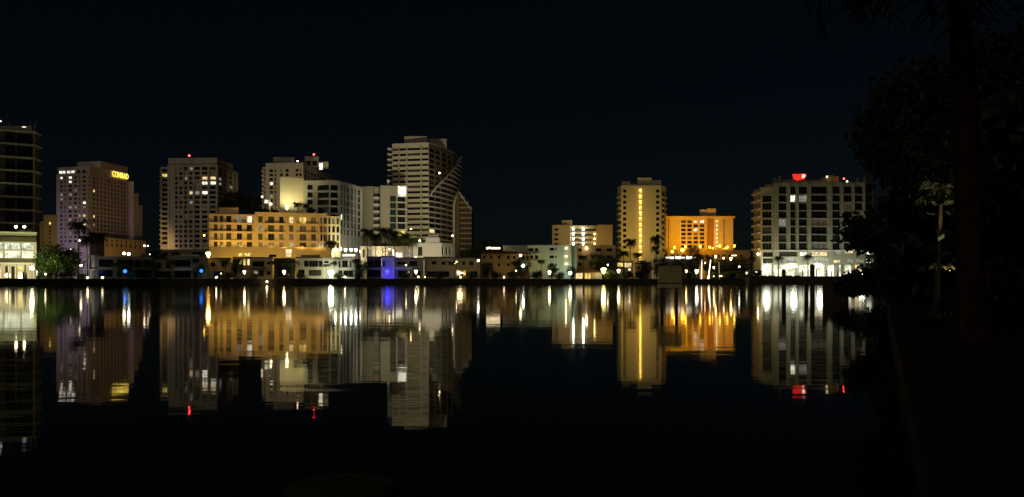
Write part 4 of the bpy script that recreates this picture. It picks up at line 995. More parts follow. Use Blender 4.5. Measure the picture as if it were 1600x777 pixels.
def palm(seed, h=9.0, fr=17, L=3.0, lean=0.6, droop=0.9, rt=0.17, seg=9, nleaf=None, skirt=0):
    rr = random.Random(seed); tr = MB(); cr = MB(); az = rr.uniform(0, 6.28)
    top = Vector((math.cos(az)*lean, math.sin(az)*lean, h))
    pts = [Vector((top.x*(t**1.6), top.y*(t**1.6), h*t)) for t in [k/8 for k in range(9)]]
    tr.tube(pts, [rt*1.5] + [rt*(1.1 - 0.4*k/8) for k in range(1, 9)], 9)
    for i in range(fr):
        a = 2*math.pi*i/fr + rr.uniform(-.2, .2); el = rr.uniform(-0.35, 1.15); l = L*rr.uniform(0.8, 1.1)
        d0 = Vector((math.cos(a), math.sin(a), 0)); p = top.copy(); e = el; prev = None; side = Vector((-math.sin(a), math.cos(a), 0))
        for k in range(seg + 1):
            t = k/seg; w_ = L*0.25*math.sin(math.pi*(0.12 + 0.86*t))**0.8
            cur = (p.copy(), w_, e)
            if prev is not None:
                q, w0, e0 = prev; dr = Vector((0, 0, -0.45))
                for sg in (-1, 1):
                    for sub in (0.0, 0.5):
                        b0 = q + (p - q)*sub; b1 = q + (p - q)*(sub + 0.34); tip = b1 + (p - q)*rr.uniform(0.1, 0.9) + (side*sg + Vector((rr.gauss(0, .18), rr.gauss(0, .18), -rr.uniform(0.1, 1.0))))*w_*rr.uniform(0.6, 1.2)
                        cr.face([b0, b1, tip + (p - q)*0.08, tip])
                cr.face([q - side*0.035, q + side*0.035, p + side*0.03, p - side*0.03])
            prev = cur; step = l/seg
            p = p + (d0*math.cos(e) + Vector((0, 0, math.sin(e))))*step; e -= droop*(0.6 + 1.1*t)/seg*2.0
    for i in range(6): cr.ball(tuple(top + Vector((rr.uniform(-.25, .25), rr.uniform(-.25, .25), -0.2))), 0.14, seg=6, rings=4)
    return tr, cr
def plant(kind, name, seed, loc, label, cat, group=None, mats=('bark', 'leaf'), rot=0.0, scale=1.0, **kw):
    tr, cr = (broadleaf if kind == 'b' else palm)(seed, **kw)
    e = empty(name, loc, label, cat, group, rot); e.scale = (scale,)*3 if not isinstance(scale, tuple) else scale
    tr.build('trunk', M[mats[0]], e); cr.build('crown', M[mats[1]], e); return e
def at(px, Y, z=GZ): return (X(px, Y), Y, z)
# left: green lit trees by the restaurant, palms before the lilac hotel
T1 = plant('b', 'garden_tree', 1, at(88, 262), 'broad green tree lit from below beside the restaurant', 'tree', 'shore trees', h=12.5, rx=6.0, rz=5.6, clumps=54, per=80, leaf=0.42)
copy_thing(T1, at(68, 266), 2.0, (0.72, 0.72, 0.86), 'narrower green tree hard against the restaurant corner')
copy_thing(T1, at(110, 268), 4.0, (0.8, 0.8, 0.82), 'green tree under the left palm of the lilac hotel')
T2 = plant('b', 'shrub', 2, at(100, 259), 'low lit shrub on the quay below the green tree', 'shrub', 'quay shrubs', h=3.2, rx=2.6, rz=1.5, clumps=16, per=46, leaf=0.3)
P1 = plant('p', 'palm_tree', 3, at(122, 282), 'tall palm in front of the lilac hotel', 'palm', 'palms along the shore', mats=('bark', 'frond'), h=19.5, fr=44, L=5.4, lean=0.5, rt=0.26)
copy_thing(P1, at(153, 290), 1.1, (0.95, 0.95, 0.82), 'second palm in front of the lilac hotel, right of the tall one')
copy_thing(P1, at(137, 300), 2.3, (0.8, 0.8, 0.78), 'shorter palm between the two palms of the lilac hotel')
T3 = plant('b', 'tree', 5, at(243, 330), 'dim round tree between the lilac hotel and the grey tower', 'tree', 'shore trees', h=14, rx=5.6, rz=6.2, clumps=50, per=95, leaf=0.36)
copy_thing(T3, at(195, 283), 0.5, (0.42, 0.42, 0.52), 'small tree glowing blue before the modern house')
copy_thing(T3, at(314, 300), 1.5, (0.3, 0.3, 0.5), 'small tree glowing blue under the orange street lamp')
copy_thing(T3, at(368, 312), 2.5, (0.5, 0.5, 0.62), 'dark tree left of the warm lit entrance')
copy_thing(T3, at(446, 316), 0.9, (0.62, 0.62, 0.62), 'dark tree above the middle lawn lamp')
copy_thing(T3, at(452, 330), 2.9, (0.5, 0.5, 0.6), 'dark tree left of the beige house')
copy_thing(T3, at(562, 328), 3.3, (0.75, 0.75, 0.68), 'dark tree between the floodlit house and the blue wall')
copy_thing(T3, at(400, 330), 5.3, (0.36, 0.36, 0.72), 'narrow dark tree against the amber podium wall')
# roof garden on the balcony hotel
RZ_ = AMB_TOP
T4 = plant('b', 'roof_tree', 8, at(372, 366, RZ_), 'large dark tree on the roof of the balcony hotel', 'tree', 'roof garden trees', mats=('bark', 'leafdark'), h=13, rx=6.0, rz=5.0, clumps=40, per=90, leaf=0.42)
copy_thing(T4, at(392, 368, RZ_), 2.2, (0.85, 0.85, 0.8), 'second dark roof tree left of the rooftop lamp')
copy_thing(T4, at(352, 370, RZ_), 4.2, (0.6, 0.6, 0.75), 'smaller dark roof tree above the left roof room')
for k, (px, s_, lab) in enumerate(((415, 0.34, 'low roof shrub left of the floodlit wall'), (430, 0.30, 'low roof shrub at the left foot of the floodlit wall'), (486, 0.34, 'low roof shrub right of the rooftop palms'), (500, 0.28, 'smallest roof shrub near the right end of the balcony hotel'))):
    copy_thing(T4, at(px, 370, RZ_), k*1.3, s_, lab)
P2 = plant('p', 'palm_tree', 12, at(466, 372, RZ_), 'left of two rooftop palms before the floodlit wall', 'palm', 'rooftop palms', mats=('bark', 'frond'), h=6.4, fr=38, L=3.2, lean=0.4, rt=0.2)
copy_thing(P2, at(478, 374, RZ_), 2.0, 0.92, 'right of two rooftop palms beside the white hotel block')
# palms in the middle
P3 = plant('p', 'palm_tree', 14, at(516, 346), 'palm lit by the lamps at the end of the amber hotel', 'palm', 'palms along the shore', mats=('bark', 'frond'), h=16.0, fr=40, L=4.4, lean=0.5, rt=0.22)
for px, Y, s_, rz, lab in ((574, 360, 1.0, 1.0, 'leftmost palm of the dark grove before the apartment block'), (588, 362, 0.9, 2.0, 'second palm of the dark grove above the arcade'), (603, 362, 1.02, 3.1, 'palm above the brightest arch of the arcade'), (617, 361, 0.95, 4.0, 'palm above the lit sign board'), (632, 363, 0.92, 5.0, 'palm right of the lit sign board'), (644, 360, 0.82, 0.6, 'short palm at the left corner of the white villa')):
    copy_thing(P3, at(px, Y), rz, (s_*1.1, s_*1.1, s_*1.36), lab)
T5 = copy_thing(T3, at(620, 378), 1.0, (1.5, 1.4, 1.75), 'broad dark tree behind the arcade palms')
copy_thing(T3, at(596, 380), 2.6, (1.4, 1.3, 1.55), 'dark tree behind the left part of the arcade'); copy_thing(T3, at(650, 384), 3.6, (1.4, 1.3, 1.7), 'dark tree between the lantern block and the white villa')
copy_thing(T3, at(668, 392), 0.2, (1.15, 1.15, 1.5), 'dark tree behind the square upper storey of the white villa')
P4 = copy_thing(P3, at(668, 352), 1.7, (0.5, 0.5, 0.42), 'small palm in front of the white villa'); copy_thing(P3, at(677, 352), 3.7, (0.5, 0.5, 0.40), 'second small palm in front of the white villa')
T6 = plant('b', 'tree', 21, at(757, 380), 'dark spreading tree against the sky right of the curved tower', 'tree', 'shore trees', mats=('bark', 'leafdark'), h=21, rx=8.0, rz=9.4, clumps=60, per=95, leaf=0.45)
copy_thing(T6, at(742, 376), 2.1, (0.8, 0.8, 0.78), 'dark tree at the right foot of the curved tower'); copy_thing(T6, at(726, 372), 4.1, (0.7, 0.7, 0.66), 'dark tree right of the white villa'); copy_thing(T6, at(775, 400), 1.2, (0.8, 0.8, 0.72), 'low dark tree behind the hip roofed villa')
for px, Y, s_, rz, lab in ((817, 341, 0.5, 0.3, 'dark tree behind the bright white shore lamp'), (760, 337, 0.36, 1.3, 'dark bush before the left of the orange brown villa'), (862, 347, 0.34, 2.3, 'dark bush above the lamp of the pale apartments'), (893, 350, 0.30, 3.3, 'dark bush above the left lamp of the pavilion'), (935, 360, 0.56, 4.3, 'dark tree behind the yellow garden flood lamp'), (955, 362, 0.5, 5.3, 'dark tree left of the golden tower')):
    copy_thing(T6, at(px, Y), rz, s_, lab)
# golden tower palms
for px, Y, s_, rz, lab in ((985, 380, (0.95, 0.95, 1.15), 0.5, 'palm standing clear against the slim golden tower'), (975, 372, (1.05, 1.05, 0.78), 1.5, 'bushy palm at the left foot of the golden tower'), (997, 374, (0.85, 0.85, 0.74), 2.5, 'low palm at the foot of the zigzag stair light'), (1026, 384, (1.0, 1.0, 1.24), 3.0, 'tall dark palm at the right edge of the golden tower'), (1023, 380, (0.8, 0.8, 0.95), 4.4, 'shorter dark palm at the right edge of the golden tower')):
    copy_thing(P3, at(px, Y), rz, s_, lab)
for px, Y, s_, rz, lab in ((1010, 358, 0.40, 0.2, 'dark shrub left of the water sign'), (1030, 364, 0.5, 1.2, 'dark tree behind the water sign'), (1083, 372, (0.5, 0.5, 0.80), 2.2, 'dark reddish tree in front of the amber hotel windows'), (1106, 370, (0.46, 0.46, 0.58), 3.2, 'dark tree under the amber podium lamps'), (1122, 372, (0.5, 0.5, 0.42), 1.8, 'dark tree below the amber podium terrace'), (1138, 366, (0.6, 0.6, 0.52), 0.7, 'dark bush right of the string lit palms'), (1158, 366, (0.72, 0.72, 0.5), 5.2, 'dark bush at the right end of the amber podium'), (1060, 366, (0.5, 0.5, 0.46), 2.8, 'dark bush below the terrace bar lights')):
    copy_thing(T6, at(px, Y), rz, s_, lab)
P5 = plant('p', 'palm_tree', 31, at(1096, 362), 'palm with its upright trunk wrapped in white string lights', 'palm', 'string lit palms', mats=('string', 'frond'), h=9.4, fr=16, L=2.4, lean=0.25, rt=0.2)
o2 = plant('p', 'palm_tree', 33, at(1106.4, 362), 'leaning palm wrapped in the brightest white string lights', 'palm', 'string lit palms', mats=('string', 'frond'), h=9.6, fr=16, L=2.4, lean=0.3, rt=0.27); o2.rotation_euler = (0, R(9), 0)
plant('p', 'palm_tree', 34, at(1124, 362), 'palm with faintly string lit trunk right of the bright two', 'palm', 'string lit palms', mats=('string_dim', 'frond'), h=8.6, fr=16, L=2.4, lean=0.3, rt=0.14)
copy_thing(P3, at(1176, 366), 2.0, (0.62, 0.62, 0.62), 'palm in the lit garden left of the waterfront hotel'); copy_thing(T2, at(1182, 360, TZ), 1.0, 1.2, 'lit shrub at the left end of the hotel terrace')
# date palms before the hotel
P6 = plant('p', 'palm_tree', 41, at(1216.5, 358, TZ), 'first palm on the hotel terrace, left of the taller one', 'palm', 'terrace palms', mats=('bark', 'frond'), h=8.3, fr=36, L=3.3, lean=0.05, rt=0.24, droop=0.75)
copy_thing(P6, at(1262.5, 358, TZ), 1.0, (1.02, 1.02, 1.1), 'taller palm on the hotel terrace behind the taller water pile')
# quay shrubs, hedges
for px, s_, rz, lab in ((72, 1.0, 1, 'quay shrub right of the upturned dinghy'), (128, 0.7, 2, 'small quay shrub below the white entrance frame'), (206, 0.8, 3, 'quay shrub right of the blue tree'), (262, 0.8, 0.4, 'quay shrub before the small olive house'), (356, 1.0, 1.4, 'quay shrub left of the warm entrance'), (395, 0.9, 2.4, 'quay shrub right of the warm entrance'), (470, 0.9, 3.4, 'quay shrub before the beige house'), (528, 0.9, 4.4, 'quay shrub right of the dazzling flood lamp'), (561, 1.0, 5.4, 'quay shrub right of the floodlit house'), (634, 0.9, 0.7, 'quay shrub before the mauve awning house'), (686, 1.1, 1.7, 'quay shrub before the tan house'), (735, 1.1, 2.7, 'quay shrub right of the arched porch'), (775, 1.2, 3.7, 'quay shrub before the orange brown villa'), (800, 1.2, 4.7, 'quay shrub left of the bright white shore lamp'), (838, 1.3, 5.7, 'quay shrub before the pale apartments'), (874, 1.1, 0.9, 'quay shrub left of the pavilion'), (955, 1.3, 1.9, 'quay shrub right of the yellow flood lamp'), (980, 1.4, 2.9, 'quay shrub before the pool house'), (1002, 1.3, 3.9, 'quay shrub left of the water sign'), (1078, 1.1, 4.9, 'quay shrub right of the water sign'), (1118, 1.0, 5.9, 'quay shrub among the string lit palms'), (1142, 1.3, 0.1, 'quay shrub left of the dark corner bush'), (1164, 1.2, 1.1, 'quay shrub at the corner of the terrace wall')):
    Y = shoreY(px) + 4.5; copy_thing(T2, at(px, Y), rz, s_, lab)

# small garden palms before the houses
for px, dy, hs, rz, lab in ((178, 6, .34, 1, 'small garden palm before the upper windows of the modern house'), (232, 6, .36, 2, 'small garden palm at the right end of the modern house'), (268, 6, .40, 3, 'small garden palm by the small olive house'), (352, 6, .42, 4, 'small garden palm by the dim olive green house'), (372, 7, .46, 5, 'garden palm at the left of the warm entrance'), (428, 6, .42, .5, 'garden palm left of the middle lawn lamp'), (459, 7, .44, 1.5, 'garden palm at the corner of the beige house'), (511, 7, .36, 2.5, 'garden palm silhouetted left of the dazzling flood lamp'), (523, 8, .40, 3.5, 'garden palm silhouetted right of the dazzling flood lamp'), (556, 6, .48, 4.5, 'garden palm at the right end of the floodlit house'), (643, 6, .38, 5.5, 'garden palm before the mauve awning house'), (705, 5, .44, .8, 'garden palm between the tan house and the arched porch'), (764, 8, .42, 1.8, 'garden palm at the left of the tiled villa'), (805, 8, .46, 2.8, 'garden palm at the right of the tiled villa'), (846, 9, .50, 3.8, 'garden palm at the balconies of the pale apartments'), (912, 12, .62, 4.8, 'palm before the brown apartments, left one'), (928, 13, .66, 5.8, 'palm before the brown apartments, right one'), (1003, 9, .5, .2, 'garden palm before the dim tan house'), (1088, 10, .55, 1.2, 'garden palm behind the bright white garden lamp'), (1170, 5, .42, 2.2, 'garden palm at the corner of the terrace wall')):
    copy_thing(P3, at(px, shoreY(px) + dy), rz, (0.62, 0.62, hs), lab, 'small garden palms')
# pale low garden walls at the quay edge
for px0, px1, lab in ((100, 116, 'pale low garden wall on the quay below the green tree'), (208, 224, 'pale low garden wall on the quay right of the blue tree'), (392, 402, 'pale low garden wall right of the left cone lamp'), (471, 486, 'pale low garden wall before the beige house'), (528, 541, 'pale low garden wall right of the dazzling flood lamp'), (588, 600, 'pale low garden wall left of the blue lamp'), (622, 634, 'pale low garden wall under the mauve house'), (666, 680, 'pale low garden wall before the tan house'), (700, 716, 'pale low garden wall left of the arched porch'), (753, 764, 'pale low garden wall at the left of the tiled villa'), (778, 798, 'pale low garden wall before the tiled villa'), (948, 966, 'pale low garden wall right of the yellow flood lamp')):
    y0, y1 = shoreY(px0) + 1.2, shoreY(px1) + 1.2; e = empty('garden_wall', (X(px0, y0), y0, GZ + 0.0), lab, 'wall', 'low garden walls on the quay')
    dx, dy = X(px1, y1) - X(px0, y0), y1 - y0
    mb = MB(); mb.prism([(0, 0), (dx, dy), (dx, dy + 0.3), (0, 0.3)], 0.0, 0.46); mb.build('wall', M['concrete'], e)
    mb = MB(); mb.prism([(-0.05, -0.05), (dx + 0.05, dy - 0.05), (dx + 0.05, dy + 0.35), (-0.05, 0.35)], 0.463, 0.54); mb.build('coping', M['white'], e)
# posts of the left quay
for px, q, lab in ((13.4, 427, 'dark post left of the glowing ball lantern'), (36.6, 425.6, 'taller dark post before the bright restaurant doors'), (41, 428.4, 'shorter dark post before the bright restaurant doors'), (66.6, 430.6, 'dark post right of the upturned dinghy'), (73.6, 429.8, 'dark post under the left edge of the green trees'), (86.5, 431.4, 'dark post in front of the green trees')):
    Y = shoreY(px) + 1.6; pile(px, q, 0.2, lab, GZ, Y, 'dock_post', 'dark posts along the restaurant quay')
for px, lab in ((232, 'mooring pile in the water left of the right blue lamp'), (300, 'mooring pile in the water below the two storey house with thin roof'), (490, 'mooring pile in the water below the beige house'), (580, 'mooring pile in the water left of the blue lamp'), (690, 'mooring pile in the water below the tan house'), (838, 'mooring pile in the water below the pale apartments'), (925, 'mooring pile in the water below the pavilion')):
    pile(px, 438.6, 0.16, lab, -1.2, shoreY(px) - 2.2, 'mooring_pile', 'mooring piles along the far seawall')

# near right bank: big dark trees
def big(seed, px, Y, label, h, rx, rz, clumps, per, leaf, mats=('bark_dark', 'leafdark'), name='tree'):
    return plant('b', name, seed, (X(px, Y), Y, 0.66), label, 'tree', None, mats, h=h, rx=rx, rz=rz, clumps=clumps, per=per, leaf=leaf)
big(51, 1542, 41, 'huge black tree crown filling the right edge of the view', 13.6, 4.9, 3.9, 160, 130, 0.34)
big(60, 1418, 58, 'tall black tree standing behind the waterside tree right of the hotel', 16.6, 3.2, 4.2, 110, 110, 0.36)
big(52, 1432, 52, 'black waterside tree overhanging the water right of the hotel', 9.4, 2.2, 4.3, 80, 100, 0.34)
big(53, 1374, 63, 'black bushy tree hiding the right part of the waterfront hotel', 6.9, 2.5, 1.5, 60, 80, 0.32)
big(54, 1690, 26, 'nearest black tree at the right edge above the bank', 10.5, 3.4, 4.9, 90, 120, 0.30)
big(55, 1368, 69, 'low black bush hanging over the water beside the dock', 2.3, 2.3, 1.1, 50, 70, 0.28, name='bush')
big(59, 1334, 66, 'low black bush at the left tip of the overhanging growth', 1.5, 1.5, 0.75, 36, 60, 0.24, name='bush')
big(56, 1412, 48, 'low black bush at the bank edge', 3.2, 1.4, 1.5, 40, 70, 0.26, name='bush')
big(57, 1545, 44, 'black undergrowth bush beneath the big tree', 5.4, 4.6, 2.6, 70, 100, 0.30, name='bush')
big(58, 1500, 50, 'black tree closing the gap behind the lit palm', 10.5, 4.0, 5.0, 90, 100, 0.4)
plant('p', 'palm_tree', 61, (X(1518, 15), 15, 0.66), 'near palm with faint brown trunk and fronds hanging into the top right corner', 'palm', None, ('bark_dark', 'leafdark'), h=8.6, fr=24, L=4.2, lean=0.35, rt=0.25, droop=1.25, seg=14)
plant('p', 'palm_tree', 62, (X(1466, 27), 27, 0.66), 'small palm with a few lamp lit fronds in the dark right thicket', 'palm', None, ('bark', 'frond'), h=4.3, fr=13, L=1.3, lean=0.1, rt=0.08, droop=1.1)
# thatched hut with lamp
e = empty('thatched_hut', (X(1480, 31), 31, 0.66), 'small thatched hut glowing in the dark thicket under the lit palm', 'hut')
zt = Z(398, 31) - 0.66; ze = Z(416, 31) - 0.66
mb = MB(); N = 14
for k in range(N):
    a0, a1 = 2*math.pi*k/N, 2*math.pi*(k+1)/N; r_ = 0.62
    mb.face([(0, 0, zt), (r_*math.cos(a0), r_*math.sin(a0), ze), (r_*math.cos(a1), r_*math.sin(a1), ze)]); mb.face([(r_*math.cos(a1), r_*math.sin(a1), ze), (r_*math.cos(a0), r_*math.sin(a0), ze), (0.66*math.cos((a0+a1)/2), 0.66*math.sin((a0+a1)/2), ze - 0.16)])
mb.build('roof', M['thatch'], e)
for sx in (-0.4, 0.4):
    mb = MB(); mb.tube([(sx, 0, 0), (sx, 0, ze + 0.2)], 0.05, 6); mb.build('post', M['wood'], e)
post_lamp(1484, 424, 29.4, 'lamp_dim', 0.03, 'small garden lamp in the dark thicket beneath the thatched hut', 0.66, name='garden_lamp')
post_lamp(1461, 425, 29.5, 'lamp_dim', 0.02, 'tiny garden lamp at the left in the dark thicket', 0.66, name='garden_lamp')
spot(1472, 25.6, 1.6, 1462, 27, 5.2, 420, (1.0, 0.85, 0.5), 26, 0.6, 0.05)
spot(1479, 29.75, 0.8, 1480, 31, 2.7, 220, (1.0, 0.9, 0.5), 70, 0.6, 0.05)
# ------------------------------------------------------------------ visible lamps
def sy(px, k=2.0): return shoreY(px) + k
PL = [ # px, py, dist behind quay, material, radius, kind, label
 (12, 430.5, 3, 'lamp_dim', 0.75, 'ball', 'large glowing ball lantern on the restaurant terrace'),
 (50, 419, 4, 'lamp_big', 0.55, 'ball', 'bright flood lamp at the right end of the restaurant front'),
 (71, 428.5, 3, 'lamp_white', 0.22, 'ball', 'small quay lamp right of the upturned dinghy'),
 (126.5, 415, 8, 'lamp_white', 0.36, 'ball', 'white lamp under the entrance frame of the modern house'),
 (137, 434.5, 2, 'lamp_white', 0.32, 'cone', 'low garden lamp below the white entrance frame'),
 (160, 435, 2, 'lamp_dim', 0.42, 'cone', 'low garden lamp before the lower windows of the modern house'),
 (195.5, 424, 4, 'lamp_blue', 0.65, 'ball', 'left blue garden lamp in the small tree'),
 (314.5, 423.5, 4, 'lamp_blue', 0.65, 'ball', 'right blue garden lamp below the orange street lamp'),
 (325.4, 398, 17, 'lamp_orange', 0.9, 'cone', 'dazzling orange street lamp left of the amber hotel'),
 (338, 433.5, 3, 'lamp_white', 0.3, 'cone', 'low lamp in the garden under the orange street lamp'),
 (345.5, 427.5, 4, 'lamp_dim', 0.22, 'ball', 'faint slim lamp right of the low garden lamp'),
 (382, 425.5, 3, 'lamp_white', 0.52, 'cone', 'white cone lamp on the lawn before the warm entrance'),
 (444, 425.5, 3, 'lamp_white', 0.62, 'cone', 'white cone lamp on the lawn before the low dark house'),
 (517.2, 427.5, 5, 'lamp_big', 1.15, 'cone', 'dazzling greenish white flood lamp before the white modern house'),
 (539, 433, 2, 'lamp_white', 0.3, 'ball', 'small quay lamp right of the dazzling flood lamp'),
 (605.5, 425, 6, 'lamp_violet', 0.8, 'cone', 'deep blue garden lamp before the blue lit wall'),
 (634.5, 414.4, 7, 'lamp_white', 0.24, 'ball', 'small white lamp under the mauve house awning'),
 (650, 425, 3, 'lamp_white', 0.62, 'cone', 'white cone lamp before the mauve awning house'),
 (653.6, 432.8, 2, 'lamp_dim', 0.42, 'ball', 'dimmer ball lamp directly under the white cone lamp'),
 (664, 433, 2, 'lamp_dim', 0.26, 'cone', 'small quay lamp left of the tan house'),
 (719, 426.5, 3, 'lamp_white', 0.5, 'bar', 'broad white lamp under the arched garden porch'),
 (719.6, 433.6, 2, 'lamp_dim', 0.34, 'cone', 'small quay lamp below the arched garden porch'),
 (713.4, 409.2, 5.6, 'lamp_white', 0.22, 'ball', 'upper small lamp on the brown porch house'),
 (710.8, 412.2, 5.6, 'lamp_dim', 0.18, 'ball', 'lower small lamp on the brown porch house'),
 (747.4, 407.4, 5, 'lamp_cool', 0.42, 'ball', 'white lamp at the left end of the orange brown villa'),
 (787.6, 433.4, 2, 'lamp_pink', 0.3, 'cone', 'low pinkish quay lamp before the orange brown villa'),
 (813.4, 399.2, 10, 'lamp_white', 0.46, 'ball', 'white lamp by the right eave of the tiled villa'),
 (817.4, 415.4, 6, 'lamp_cool', 0.62, 'ball', 'dazzling white shore lamp between the villa and the pale apartments'),
 (806.4, 423.2, 4, 'lamp_white', 0.2, 'ball', 'small lamp left of the dazzling white shore lamp'),
 (858.6, 426, 4, 'lamp_white', 0.62, 'cone', 'white cone lamp before the pale apartments'),
 (891, 427, 4, 'lamp_white', 0.7, 'ball', 'white lamp at the left of the quayside pavilion'),
 (943, 423, 5, 'lamp_garden', 1.05, 'cone', 'dazzling yellow garden flood lamp right of the pavilion'),
 (949.8, 414.2, 9, 'lamp_white', 0.24, 'ball', 'small white lamp above the yellow garden flood lamp'),
 (966.6, 423.6, 5, 'lamp_white', 0.66, 'cone', 'yellowish white cone lamp before the pool house'),
 (983.5, 421.4, 6, 'lamp_dim', 0.36, 'ball', 'faint lamp among the shrubs of the pool house'),
 (1072.3, 424, 6, 'lamp_warm', 0.45, 'cone', 'warm lamp just right of the water sign'),
 (1088.6, 424.4, 5, 'lamp_cool', 0.72, 'cone', 'bright white garden lamp beside the upright string lit palm'),
 (1101.5, 411, 8, 'lamp_pink', 0.3, 'cone', 'small lamp between the two bright string lit palms'),
 (1115.3, 418.4, 7, 'lamp_white', 0.38, 'cone', 'white cone lamp between the leaning and the faint string lit palms'),
 (1115.2, 432, 2, 'lamp_dim', 0.24, 'ball', 'low dim lamp at the quay below the string lit palms'),
 (1107.4, 433.4, 2, 'lamp_white', 0.34, 'cone', 'low quay lamp at the foot of the leaning string lit palm'),
 (1126, 431.6, 3, 'lamp_dim', 0.34, 'bar', 'low lamp at the foot of the faintly string lit palm'),
 (1118.4, 401.2, 12, 'lamp_warm', 0.46, 'cone', 'warm garden lamp left of the amber podium end'),
 (1130.8, 403.6, 10, 'lamp_pink', 0.4, 'ball', 'pinkish garden lamp under the amber podium'),
 (1142, 404.4, 9, 'lamp_warm', 0.56, 'cone', 'large warm garden lamp under the amber podium'),
 (1147, 399.4, 12, 'lamp_dim', 0.5, 'bar', 'broad faint lamp under the right end of the amber podium'),
 (1155, 417.2, 6, 'lamp_cool', 0.28, 'ball', 'lone small white lamp in the dark right of the string lit palms'),
 (1166.6, 427, 4, 'lamp_dim', 0.45, 'cone', 'faint lamp in the shrub left of the hotel terrace'),
]
for px, py, k, mk, r, kd, lab in PL:
    g = GZ
    post_lamp(px, py, sy(px, k), mk, r, lab, g, None, kd, name='garden_lamp' if py > 418 else 'street_lamp')
post_lamp(417, 440.2, sy(417, -2.5), 'lamp_white', 0.32, 'small lamp on a thin pile in the water before the amber hotel', -1.0, name='dock_lamp')
post_lamp(1182.6, 426.5, 362, 'lamp_cool', 0.62, 'bright white lamp in the garden at the left of the waterfront hotel', TZ, kind='cone', name='garden_lamp')
wall_lamp(1184.4, 397.5, 387, 'lamp_white', 0.55, 'large bright lamp on the left corner of the waterfront hotel', kind='cone', arm=1.6)
for px, lab in ((1198.6, 'left glowing pendant over the hotel terrace doors'), (1241, 'middle glowing pendant over the hotel terrace doors'), (1282, 'right glowing pendant over the hotel terrace doors')):
    e = empty('pendant_lamp', (X(px, 381), 381.5, Z(416, 381)), lab, 'lamp', 'pendants over the terrace doors')
    mb = MB(); mb.tube([(0, 0, -0.5), (0, 0, 0), (0, 0, 0.6), (0, 0, 0.8)], [1.6, 1.4, 0.6, 0.1], 14); mb.build('lamp_shade', M['lamp_white'] if px < 1 else M['lamp_cool'], e)
    mb = MB(); mb.box(-0.05, 0.05, -0.05, 0.05, 0.8, 2.2); mb.box(-0.08, 0.08, -0.05, 2.3, 2.2, 2.32); mb.build('bracket', M['metal'], e)
# lamps above the modern house, by the lilac hotel
for px, py, Y, mk, r, lab in ((194, 396.2, 310, 'lamp_white', 0.52, 'left of twin white lamps above the modern house roof'), (201.2, 397, 310, 'lamp_cool', 0.52, 'right of twin white lamps above the modern house roof'), (225.6, 384.2, 420, 'lamp_pink', 0.45, 'left of two pinkish lamps right of the tan podium'), (231, 384.4, 420, 'lamp_dim', 0.4, 'right of two pinkish lamps right of the tan podium'),
                              (110, 389, 275, 'lamp_white', 0.24, 'small white lamp in the trees left of the tall palm'), (124.2, 376, 281, 'lamp_dim', 0.3, 'slim white lamp behind the trunk of the tall palm'), (319, 368, 400, 'lamp_amber', 0.45, 'amber lamp at the right edge of the grey tower'), (234, 397.6, 320, 'lamp_dim', 0.2, 'tiny lamp right of the twin white lamps')):
    post_lamp(px, py, Y, mk, r, lab, name='street_lamp')
post_lamp(448.5, 324, 384, 'lamp_white', 0.85, 'dazzling rooftop flood lamp at the foot of the blank cream wall', AMB_TOP, kind='cone', name='roof_lamp')
for px, py, mk, r, lab in ((421.5, 312, 'room_white', 0, ''), (423.6, 318.8, 'lamp_white', 0.4, 'rooftop lamp left of the blank cream wall'), (409.5, 307.6, 'lamp_dim', 0.5, 'faint rooftop lamp at the left edge of the cream tower')):
    if r: post_lamp(px, py, 380, mk, r, lab, AMB_TOP, name='roof_lamp')
e = empty('roof_cabin', (X(415.5, 378), 378, AMB_TOP), 'small rooftop cabin with a white lit front left of the floodlit wall', 'cabin')
mb = MB(); hw = (X(419, 378) - X(411, 378)) / 2; mb.box(-hw, hw, 0, 3, 0, Z(310, 378) - AMB_TOP); mb.build('wall', M['white'], e)
link('window', window_mesh(2.0, 1.9, 'room_white', 0), e, (0.2, -0.02, Z(318, 378) - AMB_TOP))
# uplights along the white block
for k, (px, py, r) in enumerate(((504.5, 390.5, .7), (511.5, 389.5, .42), (524, 391, .62), (532.5, 389.5, .5), (540, 391, .72), (548.6, 391, .72), (556.2, 391, .72), (563.5, 393.5, .6), (569.6, 395, .6))):
    ord_ = ('first', 'second', 'third', 'fourth', 'fifth', 'sixth', 'seventh', 'eighth', 'ninth')[k]
    post_lamp(px, py, 362 + k*1.8, 'lamp_cool', r*0.85, f'{ord_} from the left in the row of dazzling lamps under the white hotel block', name='terrace_lamp', group='row of lamps under the white block', kind='cone')
e = empty('pool_bar', (X(545, 352), 352, GZ), 'pale flat canopy with white lights beneath the row of dazzling lamps', 'canopy')
mb = MB(); hw = (X(556, 352) - X(535, 352)) / 2; mb.box(-hw, hw, 0, 4, Z(396, 352) - GZ, Z(393.2, 352) - GZ); mb.build('canopy', M['cream'], e)
mb = MB()
for t in (-0.85, -0.5, -0.2, 0.2, 0.55, 0.85): mb.box(hw*t - 0.35, hw*t + 0.35, 0.3, 0.6, Z(400.5, 352) - GZ, Z(397.5, 352) - GZ)
mb.build('light_panel', M['string'], e)
for t in (-0.95, 0.95):
    mb = MB(); mb.box(hw*t - 0.1, hw*t + 0.1, 0.2, 0.4, 0, Z(396.1, 352) - GZ); mb.build('post', M['metal'], e)
